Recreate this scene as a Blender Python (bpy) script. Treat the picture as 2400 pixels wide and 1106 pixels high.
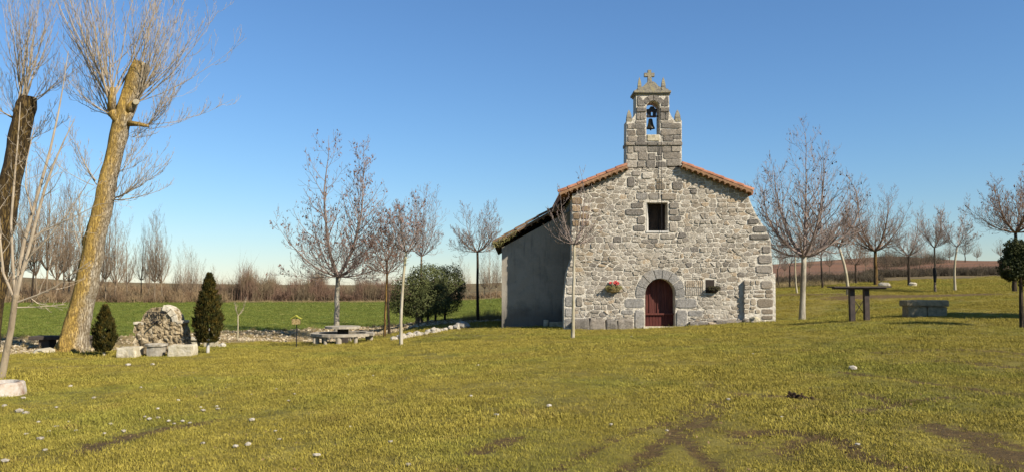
import bpy, bmesh, math, random
import numpy as np
from mathutils import Vector, Matrix, noise as mnoise
from mathutils.geometry import tessellate_polygon

for o in list(bpy.data.objects):
    bpy.data.objects.remove(o)
scene = bpy.context.scene
COL = scene.collection

# ------------------------------------------------------------------ camera, sky, sun
FPX, CX, CY, HOR = 1884.0, 1200.0, 553.0, 668.0
CAMZ = 1.6
PITCH = math.atan((HOR - CY) / FPX)
cam = bpy.data.objects.new('camera', bpy.data.cameras.new('camera'))
COL.objects.link(cam)
cam.location = (0, 0, CAMZ)
cam.rotation_euler = (math.pi / 2 + PITCH, 0, 0)
cam.data.sensor_width = 36.0
cam.data.lens = 36.0 * FPX / 2400.0
cam.data.clip_end = 9000
scene.camera = cam

SUN_EL, SUN_AZ = math.radians(35), math.radians(51)      # azimuth: from straight behind the camera towards its right
TO_SUN = Vector((math.sin(SUN_AZ) * math.cos(SUN_EL), -math.cos(SUN_AZ) * math.cos(SUN_EL), math.sin(SUN_EL)))
world = bpy.data.worlds.new('World')
scene.world = world
world.use_nodes = True
wn = world.node_tree
bg = wn.nodes['Background']
sky = wn.nodes.new('ShaderNodeTexSky')
sky.sky_type = 'NISHITA'
sky.sun_disc = False
sky.sun_elevation = SUN_EL
sky.sun_rotation = math.pi - SUN_AZ
sky.altitude = 900
sky.air_density = 1.42
sky.dust_density = 0.0
sky.ozone_density = 10.0
wn.links.new(sky.outputs[0], bg.inputs[0])
bg.inputs[1].default_value = 0.077
sl = bpy.data.lights.new('sun', 'SUN')
sl.energy = 5.0
sl.angle = math.radians(0.53)
sl.color = (1.0, 0.92, 0.80)
sun = bpy.data.objects.new('sun', sl)
COL.objects.link(sun)
sun.location = (40, -30, 40)
sun.rotation_euler = TO_SUN.to_track_quat('Z', 'Y').to_euler()
scene.view_settings.view_transform = 'Standard'
scene.view_settings.look = 'None'
scene.view_settings.gamma = 1.0
scene.view_settings.exposure = 0.8
scene.view_settings.use_curve_mapping = False
scene.render.engine = 'CYCLES'
scene.cycles.max_bounces = 6
scene.cycles.diffuse_bounces = 2
scene.cycles.transparent_max_bounces = 4

# ------------------------------------------------------------------ small helpers
def W(px, py, Y):
    """the point at distance Y in front of the camera that the photo shows at (px, py)"""
    u, v = (px - CX) / FPX, (CY - py) / FPX
    t = Y / (math.cos(PITCH) - v * math.sin(PITCH))
    return Vector((u * t, Y, CAMZ + t * (math.sin(PITCH) + v * math.cos(PITCH))))

TONE = [0.60]          # colours below are written as read off the sunlit photo; this brings them down to base colours
def lin(c):
    c = [x / 255.0 for x in c]
    return tuple(TONE[0] * (x / 12.92 if x <= 0.04045 else ((x + 0.055) / 1.055) ** 2.4) for x in c) + (1.0,)

def tag(o, label=None, cat=None, group=None, kind=None):
    if label: o['label'] = label
    if cat: o['category'] = cat
    if group: o['group'] = group
    if kind: o['kind'] = kind
    return o

def thing(name, loc, label, cat, group=None):
    o = bpy.data.objects.new(name, None)
    o.empty_display_size = 0.2
    COL.objects.link(o)
    o.location = loc
    return tag(o, label, cat, group)

def copy_tree(o, parent=None):
    c = o.copy()
    COL.objects.link(c)
    c.parent = parent
    for ch in o.children:
        copy_tree(ch, c)
    return c

class MB:
    """collects geometry in world coordinates, builds ONE mesh object"""
    def __init__(s):
        s.v, s.f = [], []
    def add(s, vs, fs):
        n = len(s.v)
        s.v.extend(tuple(p) for p in vs)
        s.f.extend(tuple(i + n for i in f) for f in fs)
    def box(s, x0, x1, y0, y1, z0, z1):
        s.add([(x0,y0,z0),(x1,y0,z0),(x1,y1,z0),(x0,y1,z0),(x0,y0,z1),(x1,y0,z1),(x1,y1,z1),(x0,y1,z1)],
              [(0,3,2,1),(4,5,6,7),(0,1,5,4),(1,2,6,5),(2,3,7,6),(3,0,4,7)])
    def tube(s, pts, rad, k=5, cap=True):
        n = len(pts)
        base = len(s.v)
        d0 = (pts[1] - pts[0]).normalized()
        ref = Vector((1, 0, 0)) if abs(d0.x) < 0.8 else Vector((0, 1, 0))
        nrm = d0.cross(ref).normalized()
        for i in range(n):
            if i == 0: d = d0
            elif i == n - 1: d = (pts[i] - pts[i-1])
            else: d = (pts[i+1] - pts[i-1])
            if d.length < 1e-9: d = d0.copy()
            d.normalize()
            nrm = (nrm - d * nrm.dot(d))
            if nrm.length < 1e-6: nrm = d.orthogonal()
            nrm.normalize()
            b = d.cross(nrm)
            p, r = pts[i], rad[i]
            for j in range(k):
                a = 2 * math.pi * j / k
                q = p + (nrm * math.cos(a) + b * math.sin(a)) * r
                s.v.append((q.x, q.y, q.z))
        for i in range(n - 1):
            o = base + i * k
            for j in range(k):
                j2 = (j + 1) % k
                s.f.append((o + j, o + j2, o + k + j2, o + k + j))
        if cap:
            s.f.append(tuple(base + j for j in reversed(range(k))))
            s.f.append(tuple(base + (n - 1) * k + j for j in range(k)))
    def prism(s, poly, y0, y1, holes=()):
        """polygon(s) in X,Z extruded from y0 (front) to y1 (back), with holes"""
        loops = [list(poly)] + [list(h) for h in holes]
        flat = [p for l in loops for p in l]
        tris = tessellate_polygon([[Vector((p[0], p[1], 0)) for p in l] for l in loops])
        n = len(flat)
        vs = [(p[0], y0, p[1]) for p in flat] + [(p[0], y1, p[1]) for p in flat]
        fs = []
        for t in tris:
            a, b, c = [flat[i] for i in t]
            ar = (b[0]-a[0])*(c[1]-a[1]) - (c[0]-a[0])*(b[1]-a[1])
            t = tuple(t) if ar > 0 else tuple(reversed(t))
            fs.append(t)
            fs.append(tuple(i + n for i in reversed(t)))
        o = 0
        for l in loops:
            m = len(l)
            for i in range(m):
                j = (i + 1) % m
                fs.append((o + i, o + j, o + j + n, o + i + n))
            o += m
        s.add(vs, fs)
    def build(s, name, mat, parent=None, origin=(0, 0, 0), smooth=False, fixn=False):
        ox, oy, oz = origin
        me = bpy.data.meshes.new(name)
        me.from_pydata([(a - ox, b - oy, c - oz) for a, b, c in s.v], [], s.f)
        if fixn:
            bm = bmesh.new(); bm.from_mesh(me)
            bmesh.ops.recalc_face_normals(bm, faces=bm.faces)
            bm.to_mesh(me); bm.free()
        if smooth:
            me.polygons.foreach_set('use_smooth', [True] * len(me.polygons))
        me.materials.append(mat)
        o = bpy.data.objects.new(name, me)
        COL.objects.link(o)
        if parent is not None:
            o.parent = parent
        else:
            o.location = origin
        return o

def rough_box(x0, x1, y0, y1, z0, z1, bev=0.03, jit=0.02, cuts=2, seed=0, scale=3.0):
    """a worn stone block: bevelled, subdivided and dented"""
    bm = bmesh.new()
    bmesh.ops.create_cube(bm, size=1.0)
    for v in bm.verts:
        v.co = Vector(((x0+x1)/2 + v.co.x*(x1-x0), (y0+y1)/2 + v.co.y*(y1-y0), (z0+z1)/2 + v.co.z*(z1-z0)))
    bmesh.ops.bevel(bm, geom=list(bm.edges), offset=bev, segments=2, affect='EDGES', profile=0.6)
    if cuts:
        bmesh.ops.subdivide_edges(bm, edges=[e for e in bm.edges if e.calc_length() > 0.15], cuts=cuts, use_grid_fill=True)
    for v in bm.verts:
        n = mnoise.noise_vector(v.co * scale + Vector((seed * 7.1, seed * 3.3, 0)))
        v.co += n * jit
    mb = MB()
    bm.verts.index_update()
    mb.add([v.co for v in bm.verts], [tuple(v.index for v in f.verts) for f in bm.faces])
    bm.free()
    return mb

def rock(c, s, seed, sub=2, rough=0.25, flat=0.0, rot=None):
    bm = bmesh.new()
    bmesh.ops.create_icosphere(bm, subdivisions=sub, radius=1.0)
    R = Matrix.Rotation(rot if rot is not None else seed * 1.7, 3, 'Z')
    for v in bm.verts:
        d = v.co.normalized()
        m = max(abs(d.x), abs(d.y), abs(d.z))
        d2 = d * (0.55 + 0.45 / m * 0.8)
        k = 1 + rough * mnoise.noise(d * 1.6 + Vector((seed * 5.3, seed, seed * 2.1)))
        p = Vector((d2.x * s[0], d2.y * s[1], d2.z * s[2])) * k
        if flat and p.z < -flat * s[2]: p.z = -flat * s[2]
        v.co = Vector(c) + R @ p
    mb = MB()
    bm.verts.index_update()
    mb.add([v.co for v in bm.verts], [tuple(v.index for v in f.verts) for f in bm.faces])
    bm.free()
    return mb

# ------------------------------------------------------------------ materials
class NT:
    def __init__(s, name):
        s.m = bpy.data.materials.new(name)
        s.m.use_nodes = True
        s.t = s.m.node_tree
        s.b = s.t.nodes['Principled BSDF']
        s.b.inputs['Specular IOR Level'].default_value = 0.25
    def n(s, typ, **kw):
        nd = s.t.nodes.new('ShaderNode' + typ)
        for k, v in kw.items(): setattr(nd, k, v)
        return nd
    def link(s, a, b): s.t.links.new(a, b)
    def val(s, sock, v):
        if hasattr(v, 'is_output') or hasattr(v, 'links'): s.link(v, sock)
        else: sock.default_value = v
    def coord(s, kind='Object', scale=(1, 1, 1)):
        if kind == 'World':
            out = s.n('NewGeometry').outputs['Position']
        else:
            out = s.n('TexCoord').outputs[kind]
        mp = s.n('Mapping'); mp.inputs['Scale'].default_value = scale
        s.link(out, mp.inputs['Vector'])
        return mp.outputs[0]
    def noise(s, vec, scale, detail=4, rough=0.6, dist=0.0):
        nd = s.n('TexNoise')
        s.link(vec, nd.inputs['Vector'])
        nd.inputs['Scale'].default_value = scale
        nd.inputs['Detail'].default_value = detail
        nd.inputs['Roughness'].default_value = rough
        nd.inputs['Distortion'].default_value = dist
        return nd.outputs['Fac']
    def ramp(s, fac, stops, interp='LINEAR'):
        r = s.n('ValToRGB'); s.link(fac, r.inputs[0])
        el = r.color_ramp.elements
        r.color_ramp.interpolation = interp
        while len(el) < len(stops): el.new(0.5)
        for e, (p, c) in zip(el, stops):
            e.position = p
            e.color = c if len(c) == 4 else lin(c)
        return r.outputs[0]
    def step(s, fac, a, b):
        r = s.n('MapRange'); r.interpolation_type = 'SMOOTHSTEP'
        s.link(fac, r.inputs[0]); r.inputs[1].default_value = a; r.inputs[2].default_value = b
        return r.outputs[0]
    def mix(s, fac, a, b, mode='MIX'):
        m = s.n('Mix', data_type='RGBA', blend_type=mode)
        s.val(m.inputs[0], fac)
        for i, v in ((6, a), (7, b)):
            if isinstance(v, tuple): m.inputs[i].default_value = v if len(v) == 4 else lin(v)
            else: s.link(v, m.inputs[i])
        return m.outputs[2]
    def math(s, op, a, b=0.0):
        m = s.n('Math', operation=op); s.val(m.inputs[0], a); s.val(m.inputs[1], b)
        return m.outputs[0]
    def rnd(s): return s.n('ObjectInfo').outputs['Random']
    def attr(s, name): return s.n('Attribute', attribute_name=name).outputs['Fac']
    def bump(s, h, strength=0.5, dist=0.05):
        b = s.n('Bump'); b.inputs['Strength'].default_value = strength; b.inputs['Distance'].default_value = dist
        s.link(h, b.inputs['Height']); s.link(b.outputs[0], s.b.inputs['Normal'])
    def col(s, c, rough=0.85):
        s.val(s.b.inputs['Base Color'], c if not isinstance(c, tuple) or len(c) == 4 else lin(c))
        s.b.inputs['Roughness'].default_value = rough
        return s.m
    def hsv(s, c, v=1.0, sat=1.0):
        h = s.n('HueSaturation'); s.link(c, h.inputs['Color'])
        s.val(h.inputs['Value'], v); s.val(h.inputs['Saturation'], sat)
        return h.outputs[0]

def basic(name, stops, scale=4.0, detail=5, rough=0.85, bump=0.4, bscale=None, bdist=0.02, kind='Object', squash=(1,1,1), vary=0.0, spec=0.25):
    n = NT(name)
    c = n.coord(kind, squash)
    f = n.noise(c, scale, detail)
    r = n.ramp(f, stops)
    if vary:
        v = n.math('ADD', n.math('MULTIPLY', n.rnd(), 2 * vary), 1 - vary)
        r = n.hsv(r, v)
    if bump:
        n.bump(n.noise(c, bscale or scale * 3, 5), bump, bdist)
    n.b.inputs['Specular IOR Level'].default_value = spec
    return n.col(r, rough)

def make_stone(name, cols, mortar, smear=0.56, vary=0.28):
    n = NT(name)
    c = n.coord('World')
    g = n.n('NewGeometry').outputs['Random Per Island']
    rn = n.math('FRACT', n.math('ADD', n.rnd(), n.math('MULTIPLY', g, 7.31)))
    base = n.ramp(rn, [(i / (len(cols) - 1), k) for i, k in enumerate(cols)])
    f = n.noise(c, 11, 7, 0.75)
    base = n.mix(n.step(f, 0.40, 0.74), base, n.hsv(base, 0.45))
    f2 = n.noise(c, 42, 5, 0.75)
    base = n.mix(n.math('MULTIPLY', n.step(f2, 0.5, 0.72), 0.6), base, (206, 198, 182))
    f3 = n.noise(c, 3.6, 6, 0.75, 0.6)
    base = n.mix(n.math('MULTIPLY', n.step(f3, smear, smear + 0.1), 0.75), base, mortar)
    f4 = n.noise(n.coord('World', (1, 1, 0.45)), 0.75, 4, 0.65)
    base = n.mix(n.math('MULTIPLY', n.step(f4, 0.48, 0.68), 0.42), base, n.hsv(base, 0.55, 0.9))
    f5 = n.noise(c, 0.5, 3, 0.6)
    base = n.mix(n.math('MULTIPLY', n.step(f5, 0.5, 0.7), 0.3), base, (164, 138, 96))
    base = n.hsv(base, n.math('ADD', n.math('MULTIPLY', rn, vary * 2), 1 - vary))
    n.bump(n.math('ADD', f, n.math('MULTIPLY', f2, 0.5)), 1.0, 0.05)
    return n.col(base, 0.92)

M = {}
MORTAR = (232, 223, 203)
TONE[0] = 0.77
M['stone'] = make_stone('rubble_stone', [(186,174,154),(160,150,134),(198,186,166),(172,160,142),(206,196,178),(158,146,128),(190,168,138)], MORTAR, 0.55, 0.12)
M['dark_stone'] = make_stone('weathered_stone', [(146,138,126),(128,120,110),(160,150,136),(140,130,116)], MORTAR, 0.62, 0.14)
TONE[0] = 0.62
M['ashlar'] = make_stone('dressed_stone', [(186,180,170),(174,169,160),(194,188,177)], (214,208,196), 0.68, 0.06)
TONE[0] = 0.74
M['brown_stone'] = make_stone('ochre_stone', [(168,140,104),(150,126,96),(178,152,118)], MORTAR, 0.6, 0.15)
TONE[0] = 0.7
def make_mortar():
    n = NT('mortar')
    c = n.coord('World')
    f = n.noise(c, 9, 6, 0.7)
    f2 = n.noise(c, 0.9, 4)
    k = n.ramp(f, [(0.25, (196,184,160)), (0.5, (228,218,198)), (0.8, (240,233,217))])
    k = n.mix(n.math('MULTIPLY', n.step(f2, 0.48, 0.7), 0.45), k, (160,148,124))
    n.bump(f, 1.0, 0.09)
    return n.col(k, 0.95)
M['mortar'] = make_mortar()
TONE[0] = 0.6
M['lichen_stone'] = basic('lichen_stone', [(0.3,(122,116,104)),(0.5,(164,156,138)),(0.65,(178,166,122)),(0.8,(140,132,116))], 9, 6, 0.95, 0.9, 24, 0.03, 'World')
M['bark_none'] = None
M['terracotta'] = basic('terracotta', [(0.25,(150,98,74)),(0.5,(188,130,100)),(0.7,(206,154,122)),(0.85,(146,112,90))], 5, 6, 0.9, 0.3, 40, 0.01, 'World', vary=0.14)
M['tile_end'] = basic('tile_end', [(0.25,(136,98,70)),(0.5,(176,136,100)),(0.75,(196,160,124))], 7, 6, 0.95, 0.5, 30, 0.01, 'World', vary=0.15)
M['old_tile'] = basic('old_tile', [(0.2,(84,70,58)),(0.45,(132,106,84)),(0.6,(150,122,92)),(0.8,(112,104,82))], 5, 6, 0.95, 0.5, 30, 0.02, 'World', vary=0.2)
def make_plaster():
    n = NT('plaster')
    c = n.coord('World')
    f = n.noise(c, 1.3, 6, 0.65)
    k = n.ramp(f, [(0.3, (160,152,138)), (0.5, (180,171,154)), (0.75, (146,138,126))])
    z = n.n('SeparateXYZ'); n.link(n.coord('World'), z.inputs[0])
    f7 = n.noise(n.coord('World', (3, 3, 0.3)), 1.6, 5, 0.7)
    k = n.mix(n.math('MULTIPLY', n.step(f7, 0.5, 0.7), 0.5), k, (112,106,98))
    k = n.mix(n.math('MULTIPLY', n.step(n.noise(n.coord('World'), 0.7, 5, 0.7, 1.0), 0.52, 0.58), 0.6), k, (178,166,146))
    base_shade = n.step(n.math('ADD', z.outputs[2], n.math('MULTIPLY', f, -1.2)), 0.5, -0.35)  # deeper shade at the wall foot, put into the plaster colour
    k = n.mix(n.math('MULTIPLY', base_shade, 0.6), k, (84,80,74))
    n.bump(n.noise(c, 18, 5), 0.5, 0.02)
    return n.col(k, 0.95)
M['plaster'] = make_plaster()
M['white_paint'] = basic('limewash', [(0.3,(206,200,188)),(0.6,(232,227,216))], 6, 5, 0.9, 0.4, 25, 0.01, 'World')
def make_door():
    n = NT('painted_door')
    c = n.coord('World', (14, 14, 1.2))
    f = n.noise(c, 1.6, 6, 0.7)
    k = n.ramp(f, [(0.25, (70,34,28)), (0.5, (104,52,42)), (0.75, (134,80,64))])
    f2 = n.noise(n.coord('World', (1, 1, 1)), 5, 5)
    k = n.mix(n.math('MULTIPLY', n.step(f2, 0.55, 0.75), 0.5), k, (92,58,46))
    n.bump(f, 0.5, 0.01)
    return n.col(k, 0.6)
M['door'] = make_door()
M['door_low'] = basic('weathered_door', [(0.3,(70,32,28)),(0.6,(106,48,40)),(0.8,(124,74,60))], 2, 6, 0.75, 0.5, 10, 0.01, 'World', (14,14,1.2))
M['dark_wood'] = basic('dark_wood', [(0.3,(44,36,30)),(0.7,(72,60,50))], 3, 5, 0.8, 0.3, 12, 0.01, 'World')
M['iron'] = basic('dark_iron', [(0.3,(24,23,23)),(0.7,(46,42,40))], 12, 4, 0.55, 0.3, 30, 0.004, 'Object', spec=0.4)
M['rust_steel'] = basic('weathered_steel', [(0.3,(52,42,36)),(0.6,(76,62,54)),(0.8,(94,76,64))], 8, 5, 0.65, 0.3, 30, 0.005, 'World', spec=0.35)
M['bronze'] = basic('bronze', [(0.3,(52,50,42)),(0.6,(78,72,54)),(0.8,(92,96,78))], 9, 5, 0.45, 0.2, 30, 0.004, 'Object', spec=0.5)
M['bronze'].node_tree.nodes['Principled BSDF'].inputs['Metallic'].default_value = 0.6
M['concrete'] = basic('concrete', [(0.25,(142,132,114)),(0.5,(186,174,152)),(0.75,(206,196,176))], 6, 6, 0.95, 0.5, 40, 0.01, 'World')
M['dark_concrete'] = basic('darkened_concrete', [(0.3,(70,62,54)),(0.7,(98,88,78))], 6, 6, 0.95, 0.4, 40, 0.01, 'World')  # dark concrete tone; on the shaded table its shade is in the colour
M['bench_stone'] = basic('bench_granite', [(0.25,(124,112,88)),(0.5,(162,148,118)),(0.75,(190,174,140))], 9, 6, 0.95, 0.8, 30, 0.02, 'World')
M['brick_base'] = basic('brick_base', [(0.25,(130,96,72)),(0.5,(166,128,98)),(0.75,(176,156,124))], 6, 5, 0.95, 0.6, 20, 0.02, 'World')
TONE[0] = 0.7
M['limestone'] = basic('pale_limestone', [(0.2,(128,116,92)),(0.45,(190,178,148)),(0.7,(222,212,188)),(0.85,(170,150,110))], 5, 7, 0.95, 0.8, 18, 0.03, 'World', vary=0.1)
M['fountain_rock'] = basic('fountain_rock', [(0.28,(80,66,46)),(0.4,(142,124,92)),(0.54,(188,168,132)),(0.68,(214,198,166)),(0.82,(164,130,78))], 7, 9, 0.95, 1.0, 16, 0.09, 'World')
M['fountain_cap'] = basic('fountain_cap', [(0.25,(160,146,118)),(0.5,(214,202,176)),(0.75,(232,224,204))], 5, 7, 0.95, 0.8, 16, 0.03, 'World')
M['pale_rock'] = basic('pale_rock', [(0.25,(136,124,102)),(0.5,(184,174,154)),(0.75,(218,210,194))], 8, 6, 0.95, 0.5, 25, 0.01, 'World', vary=0.12)
M['rubble'] = basic('bank_rubble', [(0.3,(96,80,54)),(0.45,(150,130,96)),(0.58,(204,188,156)),(0.7,(226,214,188)),(0.82,(138,110,70))], 5.5, 6, 0.95, 0.6, 16, 0.02, 'World')
TONE[0] = 0.6
M['soil'] = basic('dark_soil', [(0.3,(44,34,24)),(0.6,(78,60,40)),(0.8,(96,78,52))], 9, 6, 1.0, 0.8, 20, 0.03, 'World')
M['yellow'] = basic('yellow_paint', [(0.3,(190,186,60)),(0.7,(222,216,90))], 8, 4, 0.6, 0.1, 30, 0.005, 'World')
M['sign_board'] = basic('painted_board', [(0.3,(84,66,36)),(0.46,(170,146,92)),(0.58,(206,180,124)),(0.72,(120,88,52))], 14, 4, 0.8, 0.3, 30, 0.005, 'World')
M['dry_plant'] = basic('dry_plant', [(0.3,(88,80,48)),(0.5,(136,130,76)),(0.75,(176,164,110))], 30, 3, 0.95, 0, kind='World')
M['dead_plant'] = basic('dead_plant', [(0.3,(40,36,24)),(0.5,(70,64,40)),(0.75,(104,96,62))], 30, 3, 0.95, 0, kind='World')
M['petal'] = basic('red_petal', [(0.3,(196,52,52)),(0.5,(222,84,80)),(0.75,(240,150,140))], 30, 3, 0.7, 0, kind='World')
M['wicker'] = basic('wicker', [(0.3,(150,130,84)),(0.6,(196,176,124)),(0.8,(212,198,150))], 20, 4, 0.9, 0.4, 60, 0.01, 'World')
M['worn_white'] = basic('worn_limewash', [(0.3,(150,116,92)),(0.45,(206,188,166)),(0.62,(226,218,204)),(0.8,(180,150,124))], 3.5, 6, 0.95, 0.6, 18, 0.02, 'World')
M['guard'] = basic('tree_guard', [(0.3,(30,30,28)),(0.7,(54,52,46))], 10, 3, 0.8, 0, kind='World')

def make_bark(name, cols, scale=5, lichen=None, amount=0.5, side=None, bump=0.7, crack=9.0, dark=None):
    n = NT(name)
    c = n.coord('World', (1, 1, 0.32))
    f = n.noise(c, scale, 6, 0.7, 0.5)
    k = n.ramp(f, [(0.25 + 0.5 * i / (len(cols) - 1), q) for i, q in enumerate(cols)])
    if lichen:
        g = n.noise(n.coord('World', (1, 1, 0.5)), 1.5, 6, 0.75)
        if side is not None:
            nn = n.n('NewGeometry').outputs['Normal']
            dp = n.n('VectorMath', operation='DOT_PRODUCT'); n.link(nn, dp.inputs[0]); dp.inputs[1].default_value = side
            g = n.math('ADD', g, n.math('MULTIPLY', dp.outputs['Value'], 0.36))
        l = n.step(g, 1 - amount - 0.2, 1 - amount + 0.2)
        lc = n.ramp(n.noise(c, 7, 5), [(0.3, lichen[0]), (0.7, lichen[1])])
        k = n.mix(n.math('MULTIPLY', l, 0.85), k, lc)
    rn_ = n.noise(n.coord('World', (1, 1, 0.13)), crack, 5, 0.65, 0.3)
    cr = n.step(n.math('ABSOLUTE', n.math('SUBTRACT', rn_, 0.5)), 0.0, 0.075)
    if dark: k = n.mix(n.math('MULTIPLY', n.math('SUBTRACT', 1.0, cr), 0.8), k, dark)
    n.bump(n.math('ADD', cr, n.math('MULTIPLY', f, 0.6)), bump, 0.06)
    return n.col(k, 0.95)
TONE[0] = 0.72
M['poplar_bark'] = make_bark('poplar_bark', [(140,126,102),(184,170,144),(216,206,184)], 4, ((174,138,50),(218,176,72)), 0.56, (-0.85,-0.4,0), 0.7, 24, (122,98,58))
TONE[0] = 0.6
M['dark_poplar_bark'] = make_bark('dark_poplar_bark', [(64,50,36),(96,78,54),(124,104,76)], 4, ((112,90,48),(138,112,58)), 0.36, (0.8,-0.5,0), 1.0, 16, (48,38,28))
M['plane_bark'] = make_bark('plane_bark', [(126,116,98),(176,166,144),(214,206,186)], 3.5, None, 0, None, 0.3, 5)
M['birch_bark'] = make_bark('birch_bark', [(168,154,126),(204,192,166),(222,214,194)], 4, ((150,140,86),(182,170,110)), 0.42, None, 0.2, 6)
M['ash_bark'] = make_bark('ash_bark', [(128,112,88),(172,154,124),(196,180,150)], 4, None, 0, None, 0.3, 7)
M['dark_bark'] = make_bark('dark_bark', [(58,48,38),(84,70,54),(108,92,70)], 5, None, 0, None, 0.6, 9, (34,28,22))
M['lichen_bark'] = make_bark('lichen_bark', [(74,60,44),(104,86,62),(128,108,80)], 5, ((132,102,48),(164,128,62)), 0.42, (0.7,-0.6,0), 0.6, 9, (44,34,24))
M['grey_bark'] = make_bark('grey_bark', [(104,90,72),(140,122,98),(168,150,122)], 5, None, 0, None, 0.4, 8)
M['twig_pale'] = basic('pale_twig', [(0.3,(168,150,124)),(0.7,(210,192,164))], 3, 3, 0.9, 0, kind='World')
M['twig_brown'] = basic('brown_twig', [(0.3,(116,94,78)),(0.7,(162,134,112))], 3, 3, 0.9, 0, kind='World')
M['twig_grey'] = basic('grey_twig', [(0.3,(134,118,108)),(0.7,(180,160,146))], 3, 3, 0.9, 0, kind='World')
M['twig_far'] = basic('far_twig', [(0.3,(122,104,84)),(0.7,(160,138,112))], 0.6, 3, 0.9, 0, kind='World')
M['twig_red'] = basic('reddish_twig', [(0.3,(104,84,68)),(0.45,(150,118,96)),(0.58,(136,120,90)),(0.72,(184,156,126))], 0.25, 4, 0.95, 0, kind='World')
M['dry_leaf'] = basic('dry_leaf', [(0.3,(104,74,62)),(0.5,(142,108,94)),(0.75,(170,134,116))], 2.0, 3, 0.9, 0, kind='World')
M['litter'] = basic('leaf_litter', [(0.3,(96,72,44)),(0.5,(134,106,70)),(0.75,(176,150,110))], 9.0, 3, 0.9, 0, kind='World')
M['dark_leaf'] = basic('dark_dry_leaf', [(0.3,(60,46,40)),(0.7,(100,78,64))], 2.0, 3, 0.9, 0, kind='World')
def make_leaf(name, stops, scale=3.0, trans=0.15):
    n = NT(name)
    f = n.noise(n.coord('World'), scale, 5, 0.75)
    k = n.ramp(f, stops)
    n.b.inputs['Roughness'].default_value = 0.7
    n.link(k, n.b.inputs['Base Color'])
    n.b.inputs['Specular IOR Level'].default_value = 0.2
    tr = n.n('BsdfTranslucent'); n.link(k, tr.inputs[0])
    mx = n.n('MixShader'); mx.inputs[0].default_value = trans
    n.link(n.b.outputs[0], mx.inputs[1]); n.link(tr.outputs[0], mx.inputs[2])
    n.link(mx.outputs[0], n.t.nodes['Material Output'].inputs[0])
    return n.m
M['oak_leaf'] = make_leaf('holm_oak_leaf', [(0.3,(62,72,38)),(0.5,(104,110,62)),(0.7,(146,148,94))], 5)
M['cypress_leaf'] = make_leaf('cypress_leaf', [(0.3,(40,46,22)),(0.48,(72,70,28)),(0.62,(112,92,34)),(0.8,(140,112,42))], 6, 0.2)
M['green_leaf'] = make_leaf('young_evergreen_leaf', [(0.3,(38,48,22)),(0.5,(66,72,30)),(0.75,(110,104,50))], 5)
M['scrub'] = basic('scrub_twig', [(0.3,(98,76,60)),(0.45,(146,118,88)),(0.62,(184,158,118)),(0.8,(120,114,70))], 0.22, 4, 0.95, 0, kind='World')
M['bank_scrub'] = basic('bank_scrub_twig', [(0.3,(58,50,40)),(0.5,(86,76,60)),(0.7,(120,106,80)),(0.85,(90,88,56))], 0.35, 4, 0.95, 0, kind='World')
M['straw'] = basic('dry_grass', [(0.3,(150,128,84)),(0.6,(190,168,116)),(0.85,(130,124,64))], 0.5, 4, 0.95, 0, kind='World')

# ------------------------------------------------------------------ terrain heights
_cp = []
for x, y, z in [(-8,3,-.15),(0,3,0),(8,3,.15),(-9,9,-.25),(0,8,0),(9,9,.22),(-40,3,-.8),(40,3,1.0),(-70,22,-1.0),(70,22,1.9),(0,15,0),(7,16,.15)]:
    _cp.append((x, y, z))
for px, py, Y in [(10,890,18),(20,930,15.3),(172,825,29),(243,834,27),(370,834,27),(487,830,26.5),(557,792,36),(695,812,31.5),(805,804,34.5),
        (788,797,38),(940,808,29),(905,788,36.5),(1090,768,36),(1118,753,42),(1000,754,40),(1150,757,37),(1325,771,32),(1500,769,32),(1812,752,32),
        (1342,793,26),(1880,750,33.6),(2012,752,26),(1905,757,27),(2175,741,26.5),(2395,766,22),(2192,684,45),(2240,680,46),(2378,682,42),(2130,669,56),(2053,666,58),
        (1987,690,42),(1861,687,46),(1928,675,52),(1825,677,58),(50,792,36),(620,766,45),(900,766,45),(1150,745,48),
        (0,707,115),(300,707,115),(600,708,115),(1150,701,115),(1820,667,75),(2060,658,72),(2350,656,70),(2060,643,95),(2350,637,95),
        (2060,622,200),(2350,611,240),(1830,622,300),(2000,612,300),(2110,600,280),(2220,611,280),(2700,600,280),(1500,655,150),(0,670,180),(0,645,260),(150,656,280),
        (400,663,320),(800,667,320),(1150,663,300),(-900,640,260),(-900,707,115),(3300,600,280),(3300,640,90)]:
    p = W(px, py, Y)
    _cp.append((p.x, p.y, p.z))
for x in (-1500, -500, 0, 500, 1500):
    _cp.append((x, 900, -2)); _cp.append((x * 2, 3000, -4))
_cp = np.array(_cp, dtype=np.float64)

def _uw(x, y):
    y = np.maximum(y, 2.0)
    u = np.clip(x / (y + 9.0), -1.4, 1.4)
    return u * 3.0, np.log(y + 9.0) * 1.6
def _phi(d2):
    return 0.5 * d2 * np.log(d2 + 1e-12)
_u, _w = _uw(_cp[:, 0], _cp[:, 1])
_n = len(_cp)
_A = np.zeros((_n + 3, _n + 3))
_A[:_n, :_n] = _phi((_u[:, None] - _u[None]) ** 2 + (_w[:, None] - _w[None]) ** 2) + np.eye(_n) * 0.004
_A[:_n, _n] = 1; _A[:_n, _n+1] = _u; _A[:_n, _n+2] = _w
_A[_n:, :_n] = _A[:_n, _n:].T
_sol = np.linalg.solve(_A, np.concatenate([_cp[:, 2], np.zeros(3)]))
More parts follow.
